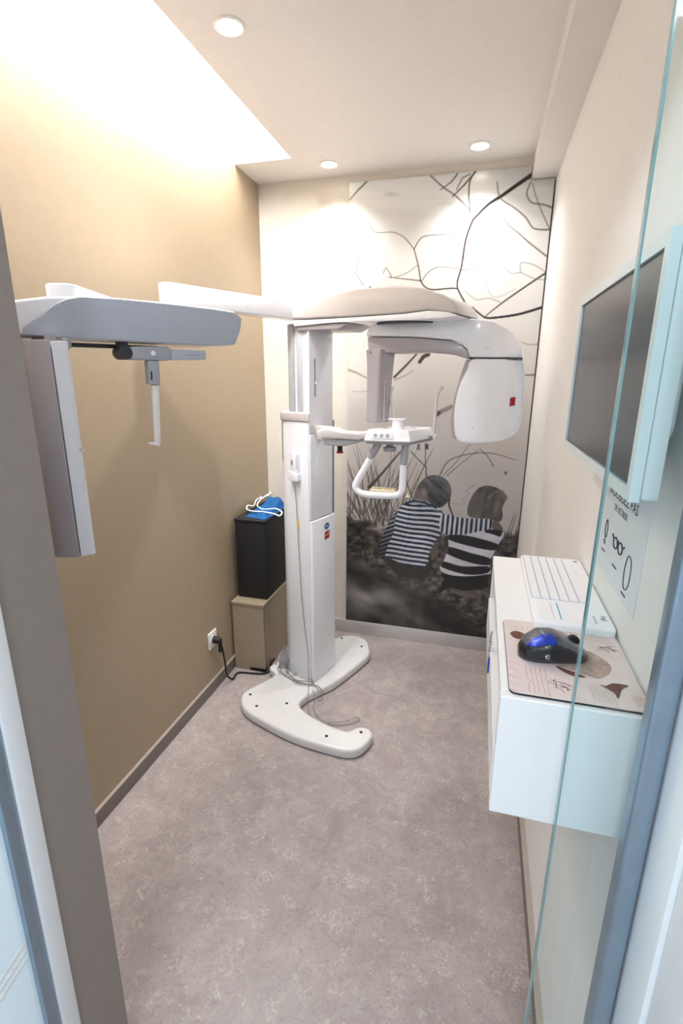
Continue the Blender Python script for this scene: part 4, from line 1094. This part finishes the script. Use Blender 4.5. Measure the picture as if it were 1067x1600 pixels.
# ------------------------------------------------------------------ wall shelf with keyboard, mouse pad, mouse
DZ, DB, DY0, DY1, DX = 1.120, 0.921, 0.640, 1.222, 0.0585
dk = empty('wall_shelf', (0.15, 0.93, DB), 'white wall hung shelf box with open front below the monitor', 'shelf')
box('top_board', DX, XR - 0.001, DY0 + 0.0182, DY1, DZ - 0.018, DZ, 'desk', dk, 0.0012, 1)
box('bottom_board', DX + 0.002, XR - 0.001, DY0 + 0.0182, DY1 - 0.001, DB, DB + 0.016, 'desk', dk, 0.0012, 1)
box('end_panel', DX - 0.001, XR - 0.001, DY0 - 0.0005, DY0 + 0.018, DB - 0.0005, DZ - 0.0005, 'desk', dk, 0.0012, 1)
box('end_panel', DX + 0.001, XR - 0.001, DY1 - 0.018, DY1, DB + 0.0162, DZ - 0.0182, 'desk', dk, 0.0012, 1)
box('back_panel', XR - 0.010, XR - 0.0015, DY0 + 0.0185, DY1 - 0.0185, DB + 0.0165, DZ - 0.0185, 'desk', dk)
box('front_lip', DX - 0.002, DX + 0.014, DY0 + 0.0185, DY1 - 0.0185, DB + 0.0165, DZ - 0.105, 'desk', dk, 0.0012, 1)
bk = empty('booklet', (0.10, 0.90, DB + 0.0165), 'mauve booklet standing inside the open front of the shelf', 'booklet')
box('cover', 0.0745, 0.0785, 0.76, 1.02, DB + 0.0165, DZ - 0.05, 'mauve', bk, 0.0008, 1)
box('pages', 0.0787, 0.0830, 0.763, 1.018, DB + 0.0175, DZ - 0.052, 'paper', bk)
kr = empty('key_ring', (0.07, 0.93, DZ - 0.105), 'small chrome chain with blue tag hanging over the shelf front', 'key ring')
for i in range(5):
    c = np.array([0.0555 - 0.0006 * (i % 2), 0.945 + 0.004 * (i % 2), DZ - 0.070 - 0.011 * i])
    pts = [c + np.array([0.001 * math.sin(t * math.pi / 6), 0.0055 * math.cos(t * math.pi / 6), 0.0075 * math.sin(t * math.pi / 6)]) for t in range(12)]
    bm = bmesh.new(); add_tube(bm, pts, 0.0013, 6, True); finish('chain_link', bm, 'chrome', kr, sharp=60)
box('blue_tag', 0.0535, 0.0560, 0.932, 0.958, DZ - 0.150, DZ - 0.122, 'mouse_blue', kr, 0.001, 2)

kb = empty('keyboard', (0.187, 1.03, DZ), 'slim white keyboard with built in touchpad lying on the shelf', 'keyboard')
KX0, KX1, KY0, KY1, KZ = 0.120, 0.252, 0.852, 1.205, DZ
prism('keyboard_body', rounded([(KX0, KY0), (KX1, KY0), (KX1, KY1), (KX0, KY1)], 0.012, 5), fl, KZ + 0.0005, KZ + 0.016, 'kb', kb, 0.003, 3, bevel_angle=50)
wy0, wy1, wx0, wx1 = 0.955, 1.196, 0.124, 0.226
box('key_well', wx0, wx1, wy0, wy1, KZ + 0.0145, KZ + 0.0163, 'kb_gap', kb)
rows = 6; kw = (wx1 - wx0) / rows; nk = [8, 13, 13, 14, 14, 14]
cache = {}
for r in range(rows):
    n_ = nk[r]; kl = (wy1 - wy0) / n_
    for i in range(n_):
        if n_ not in cache:
            bm = bmesh.new(); add_box(bm, 0.0009, kw - 0.0009, 0.0002, kl - 0.0002, KZ + 0.0160, KZ + 0.0182)
            o = finish('key', bm, 'kb', kb, 0.0004, 1); cache[n_] = o
        else:
            o = cache[n_].copy(); C.objects.link(o); o.parent = kb
        o.location = (wx0 + r * kw, wy0 + i * kl, 0)
prism('touchpad', rounded([(0.130, 0.866), (0.206, 0.866), (0.206, 0.946), (0.130, 0.946)], 0.004, 3), fl, KZ + 0.0155, KZ + 0.0165, 'kb', kb)
box('pad_button_line', 0.1655, 0.1675, 0.872, 0.940, KZ + 0.0164, KZ + 0.0169, 'cyan', kb)
box('pad_divider', 0.1545, 0.1552, 0.872, 0.940, KZ + 0.0164, KZ + 0.0168, 'grey_print', kb)
lathe('power_dot', [(0.004, 0.0), (0.004, 0.0012)], (0.239, 1.187, KZ + 0.0155), 'cyan', kb, sides=14)
text_part('logo_text', 'logi', 0.013, (np.array([0.236, 0.905, KZ + 0.0165]), np.array([0.0, -1.0, 0]), np.array([1.0, 0, 0])), 'grey_print', kb)
for i in range(3):
    box('led_mark', 0.222, 0.2245, 0.872 + 0.011 * i, 0.879 + 0.011 * i, KZ + 0.0158, KZ + 0.0164, 'grey_print', kb)

mpad = empty('mouse_pad', (0.155, 0.758, DZ), 'cream mouse pad with sepia drawings and script at the near end of the shelf', 'mouse pad')
PX0, PX1, PY0, PY1 = 0.069, 0.250, 0.648, 0.874
pb = prism('pad_base', rounded([(PX0, PY0), (PX1, PY0), (PX1, PY1), (PX0, PY1)], 0.012, 5), fl, DZ + 0.0004, DZ + 0.0026, 'pad_base', mpad)
pt = prism('pad_print', rounded([(PX0 + .0006, PY0 + .0006), (PX1 - .0006, PY0 + .0006), (PX1 - .0006, PY1 - .0006), (PX0 + .0006, PY1 - .0006)], 0.0115, 5), fl, DZ + 0.0026, DZ + 0.0034, 'pad_top', mpad)
zp = DZ + 0.0034
pz = lambda x, y: at_z(x, y, zp)[:2]
rs2 = random.Random(11)


def scribbles(items, m):
    """items: list of polylines on the pad -> one flat ribbon mesh (printing)"""
    bm = bmesh.new()
    for pts, wd in items:
        pts = [np.array(p[:2]) for p in pts]
        for a, b in zip(pts, pts[1:]):
            t = b - a; L = np.linalg.norm(t)
            if L < 1e-6: continue
            nrm = np.array([-t[1], t[0]]) / L * wd / 2
            vs = [bm.verts.new((*(q), zp + 0.00025)) for q in (a - nrm, b - nrm, b + nrm, a + nrm)]
            bm.faces.new(vs)
    return tag(finish('printed_lines', bm, m, mpad), kind='stuff')


lines = []
def script_line(p0, p1, wob=0.0014, n=26):
    p0, p1 = np.array(p0), np.array(p1); t = (p1 - p0); nrm = np.array([-t[1], t[0]]) / np.linalg.norm(t)
    lines.append(([p0 + t * i / n + nrm * wob * (rs2.random() - 0.5) * 2 for i in range(n + 1)], 0.0007))
# block of script lower left, column notes at the left edge, script along the far edge
for i in range(5):
    script_line(pz(820 + i * 7.5, 1040 + i * 1.2), pz(829 + i * 7.5, 1081 + i * 1.5))
for i in range(5): script_line(pz(795, 1032 + i * 11), pz(809, 1037 + i * 11), 0.0016, 10)
for i in range(13):
    x = 806 + i * 8.5; script_line(pz(x, 977 + i * 0.8), pz(x + 3, 985 + i * 0.9), 0.0012, 5)
for i in range(8): script_line(pz(912 + i * 5.2, 990 + i * 1.0), pz(918 + i * 5.2, 1002 + i * 1.0), 0.001, 6)
for i in range(7): script_line(pz(918 + i * 5.5, 1068 + i * 1.2), pz(932 + i * 5.5, 1095 + i * 1.2), 0.001, 10)
for i in range(6): script_line(pz(985 + i * 4, 1085 + i), pz(996 + i * 4, 1104 + i), 0.001, 8)
script_line(pz(945, 1107), pz(1004, 1113), 0.0003, 20)
scribbles(lines, 'sepia_lt')
lines = []
for k in range(10):
    a = np.array(pz(856 + rs2.random() * 34, 1055 + rs2.random() * 28)); b = np.array(pz(866 + rs2.random() * 28, 1056 + rs2.random() * 28))
    lines.append((smooth_path([a, (a + b) / 2 + np.array([0.004, 0.003]) * (rs2.random() - 0.5) * 2, b], 4), 0.0011))
for k in range(8):
    a = np.array(pz(930 + rs2.random() * 20, 1008 + rs2.random() * 8)); b = np.array(pz(950 + rs2.random() * 20, 1010 + rs2.random() * 14))
    lines.append(([a, b], 0.0009))
scribbles(lines, 'sepia')


def blob(pts, m, zoff=0.0003):
    bm = bmesh.new(); vs = [bm.verts.new((*pz(x, y), zp + zoff)) for x, y in smooth_poly(pts, 4)]
    bm.faces.new(vs); return finish('printed_figure', bm, m, mpad)


blob([(797, 989), (806, 986), (818, 990), (819, 996), (812, 999), (802, 996)], 'sepia')
blob([(868, 1040), (890, 1046), (930, 1060), (948, 1056), (955, 1046), (950, 1036), (925, 1020), (908, 1018), (900, 1035)], 'sepia_lt')
blob([(868, 1041), (890, 1048), (915, 1058), (900, 1058), (880, 1050)], 'sepia', 0.0005)
blob([(936, 1070), (946, 1072), (958, 1068), (982, 1072), (972, 1078), (966, 1092), (958, 1082)], 'sepia', 0.0004)

# ergonomic mouse: body of rounded sections along its length
mo = empty('computer_mouse', (0.135, 0.757, zp), 'black and graphite computer mouse with painted blue highlight on the mouse pad', 'computer mouse')
m0, m1 = np.array(at_z(812, 1006, 1.145)[:2]), np.array(at_z(914, 1006, 1.145)[:2])
ax = m1 - m0; mL = float(np.linalg.norm(ax)); ax /= mL; ay = np.array([-ax[1], ax[0]])
bm = bmesh.new(); rings = []
prof = [(0.0, 0.004, 0.008), (0.03, 0.017, 0.019), (0.14, 0.028, 0.031), (0.32, 0.035, 0.041), (0.52, 0.036, 0.041), (0.72, 0.034, 0.033), (0.88, 0.030, 0.023), (0.97, 0.022, 0.015), (1.0, 0.008, 0.008)]
NS = 20
for t, hw, hh in prof:
    r = []
    for i in range(NS):
        a = 2 * math.pi * i / NS; cx_, sz_ = math.cos(a), math.sin(a)
        side = hw * (abs(cx_) ** 0.75) * (1 if cx_ > 0 else -1); z = hh * 0.5 * (1 + (abs(sz_) ** 0.8) * (1 if sz_ > 0 else -1))
        if sz_ > 0: side *= 0.92
        p = m0 + ax * (t * mL) + ay * side; r.append(bm.verts.new((p[0], p[1], zp + 0.0008 + z)))
    rings.append(r)
for A, Bq in zip(rings, rings[1:]):
    for i in range(NS): bm.faces.new((A[i], A[(i + 1) % NS], Bq[(i + 1) % NS], Bq[i]))
bm.faces.new(rings[0][::-1]); bm.faces.new(rings[-1])
bmesh.ops.subdivide_edges(bm, edges=bm.edges[:], cuts=2, use_grid_fill=True, smooth=0.6)
bmesh.ops.recalc_face_normals(bm, faces=bm.faces)
bm.normal_update()
for f in bm.faces:
    c = f.calc_center_median(); t = float((np.array(c[:2]) - m0) @ ax) / mL
    sd = float((np.array(c[:2]) - m0) @ ay) / 0.035; hgt = (c.z - zp) / 0.041
    edge_ = 0.62 + 0.25 * math.sin((t - 0.1) * 5.2)          # sweeping line between dark flank and graphite back
    if hgt > edge_ - 0.30 * max(0, sd) and t > 0.06 and t < 0.93: f.material_index = 1
    if f.material_index == 1 and sd < -0.15 and 0.08 < t < 0.45 and hgt < edge_ + 0.22: f.material_index = 2  # blue highlight painted onto one side of the graphite back
finish('shell', bm, ['mouse_blk', 'mouse_grey', 'mouse_blue'], mo, sharp=80)
p = m0 + ax * (0.80 * mL); bm = bmesh.new()
add_tube(bm, [np.array([*(p - ay * 0.004), zp + 0.026]), np.array([*(p + ay * 0.004), zp + 0.026])], 0.0105, 16)
finish('scroll_wheel', bm, 'black', mo, 0.001, 1)
p = m0 + ax * (0.30 * mL) - ay * 0.031
lathe('thumb_button', [(0.004, -0.002), (0.004, 0.003), (0.003, 0.004)], (p[0], p[1], zp + 0.018), 'chrome', mo, axis=(-ay[0], -ay[1], 0.25), sides=12)

# ------------------------------------------------------------------ monitor on the white wall
mon = empty('wall_monitor', (0.21, 0.93, 1.40), 'white framed flat monitor on a wall bracket above the shelf', 'monitor')
MX, MY0, MY1, MZ0, MZ1 = 0.186, 0.672, 1.210, 1.400, 1.708
fm = (np.array([MX, 0, 0]), np.array([0, 1.0, 0]), np.array([0, 0, 1.0]), np.array([1.0, 0, 0]))
bz = 0.017
bm = bmesh.new()
for (a0_, a1_, c0_, c1_) in ((MY0, MY1, MZ0, MZ0 + bz), (MY0, MY1, MZ1 - bz, MZ1), (MY0, MY0 + bz, MZ0 + bz, MZ1 - bz), (MY1 - bz, MY1, MZ0 + bz, MZ1 - bz)):
    add_box(bm, MX, MX + 0.012, a0_, a1_, c0_, c1_)
bmesh.ops.remove_doubles(bm, verts=bm.verts, dist=1e-6)
finish('bezel', bm, 'bezel', mon)
prism('housing', rounded([(MY0 + 0.001, MZ0 + 0.001), (MY1 - 0.001, MZ0 + 0.001), (MY1 - 0.001, MZ1 - 0.001), (MY0 + 0.001, MZ1 - 0.001)], 0.006, 3), fm, 0.0125, 0.034, 'bezel', mon, 0.004, 2, bevel_angle=50)
box('screen', MX + 0.004, MX + 0.0124, MY0 + bz, MY1 - bz, MZ0 + bz, MZ1 - bz, 'screen', mon)
prism('rear_cover', rounded([(0.725, 1.465), (1.15, 1.465), (1.15, 1.635), (0.725, 1.635)], 0.03, 5), fm, 0.0342, 0.056, 'bezel', mon, 0.008, 3, bevel_angle=50)
box('wall_bracket', MX + 0.0562, XR, 0.86, 0.99, 1.47, 1.60, 'grey_pl', mon, 0.003, 2)
box('cable_clip', MX + 0.035, MX + 0.055, 0.74, 0.80, 1.425, 1.460, 'bezel', mon, 0.004, 2)

# ------------------------------------------------------------------ notice on the wall below the monitor
sg = empty('paper_notice', (XR - 0.001, 0.92, 1.19), 'laminated white paper notice with pictograms on the wall under the monitor', 'notice')
SY0, SY1, SZ0, SZ1 = 0.800, 1.055, 1.185, 1.385
box('sheet', XR - 0.0016, XR - 0.0004, SY0, SY1, SZ0, SZ1, 'paper', sg)
xs_ = XR - 0.0017
ftx = lambda y, z: (np.array([xs_, y, z]), np.array([0, -1.0, 0]), np.array([0, 0, 1.0]))
text_part('notice_text', "N'OUBLIEZ PAS", 0.027, ftx(1.040, 1.336), 'ink', sg)
text_part('notice_text', 'DE RETIRER', 0.017, ftx(0.992, 1.314), 'ink', sg)
yz = lambda pts: [(xs_ - 0.0004, y, z) for y, z in pts]
def picto(pts, r=0.0011, closed=False, k=4):
    tube('pictogram', yz(pts), r, 'ink', sg, k, 5, closed, straight=not k)
picto([(1.020, 1.285), (1.012, 1.270), (1.018, 1.250), (1.028, 1.262), (1.026, 1.280)], closed=True)
picto([(1.024, 1.246), (1.018, 1.238)], 0.0018, k=0)
for cyy in (0.948, 0.916):
    picto([(cyy + 0.013 * math.cos(t * math.pi / 6), 1.262 + 0.010 * math.sin(t * math.pi / 6)) for t in range(12)], 0.0014, True, 2)
picto([(0.938, 1.266), (0.932, 1.270), (0.926, 1.266)], 0.002)
picto([(0.961, 1.266), (0.972, 1.272)], 0.0018, k=0)
picto([(0.903, 1.266), (0.893, 1.272)], 0.0018, k=0)
picto([(0.862, 1.268), (0.846, 1.262), (0.842, 1.235), (0.850, 1.214), (0.868, 1.212), (0.874, 1.236), (0.870, 1.258)], 0.0009, True)
for (a_, b_, z_) in ((1.034, 1.012, 1.224), (0.948, 0.922, 1.222), (0.874, 0.850, 1.200)): picto([(a_, z_), (b_, z_)], 0.0012, k=0)
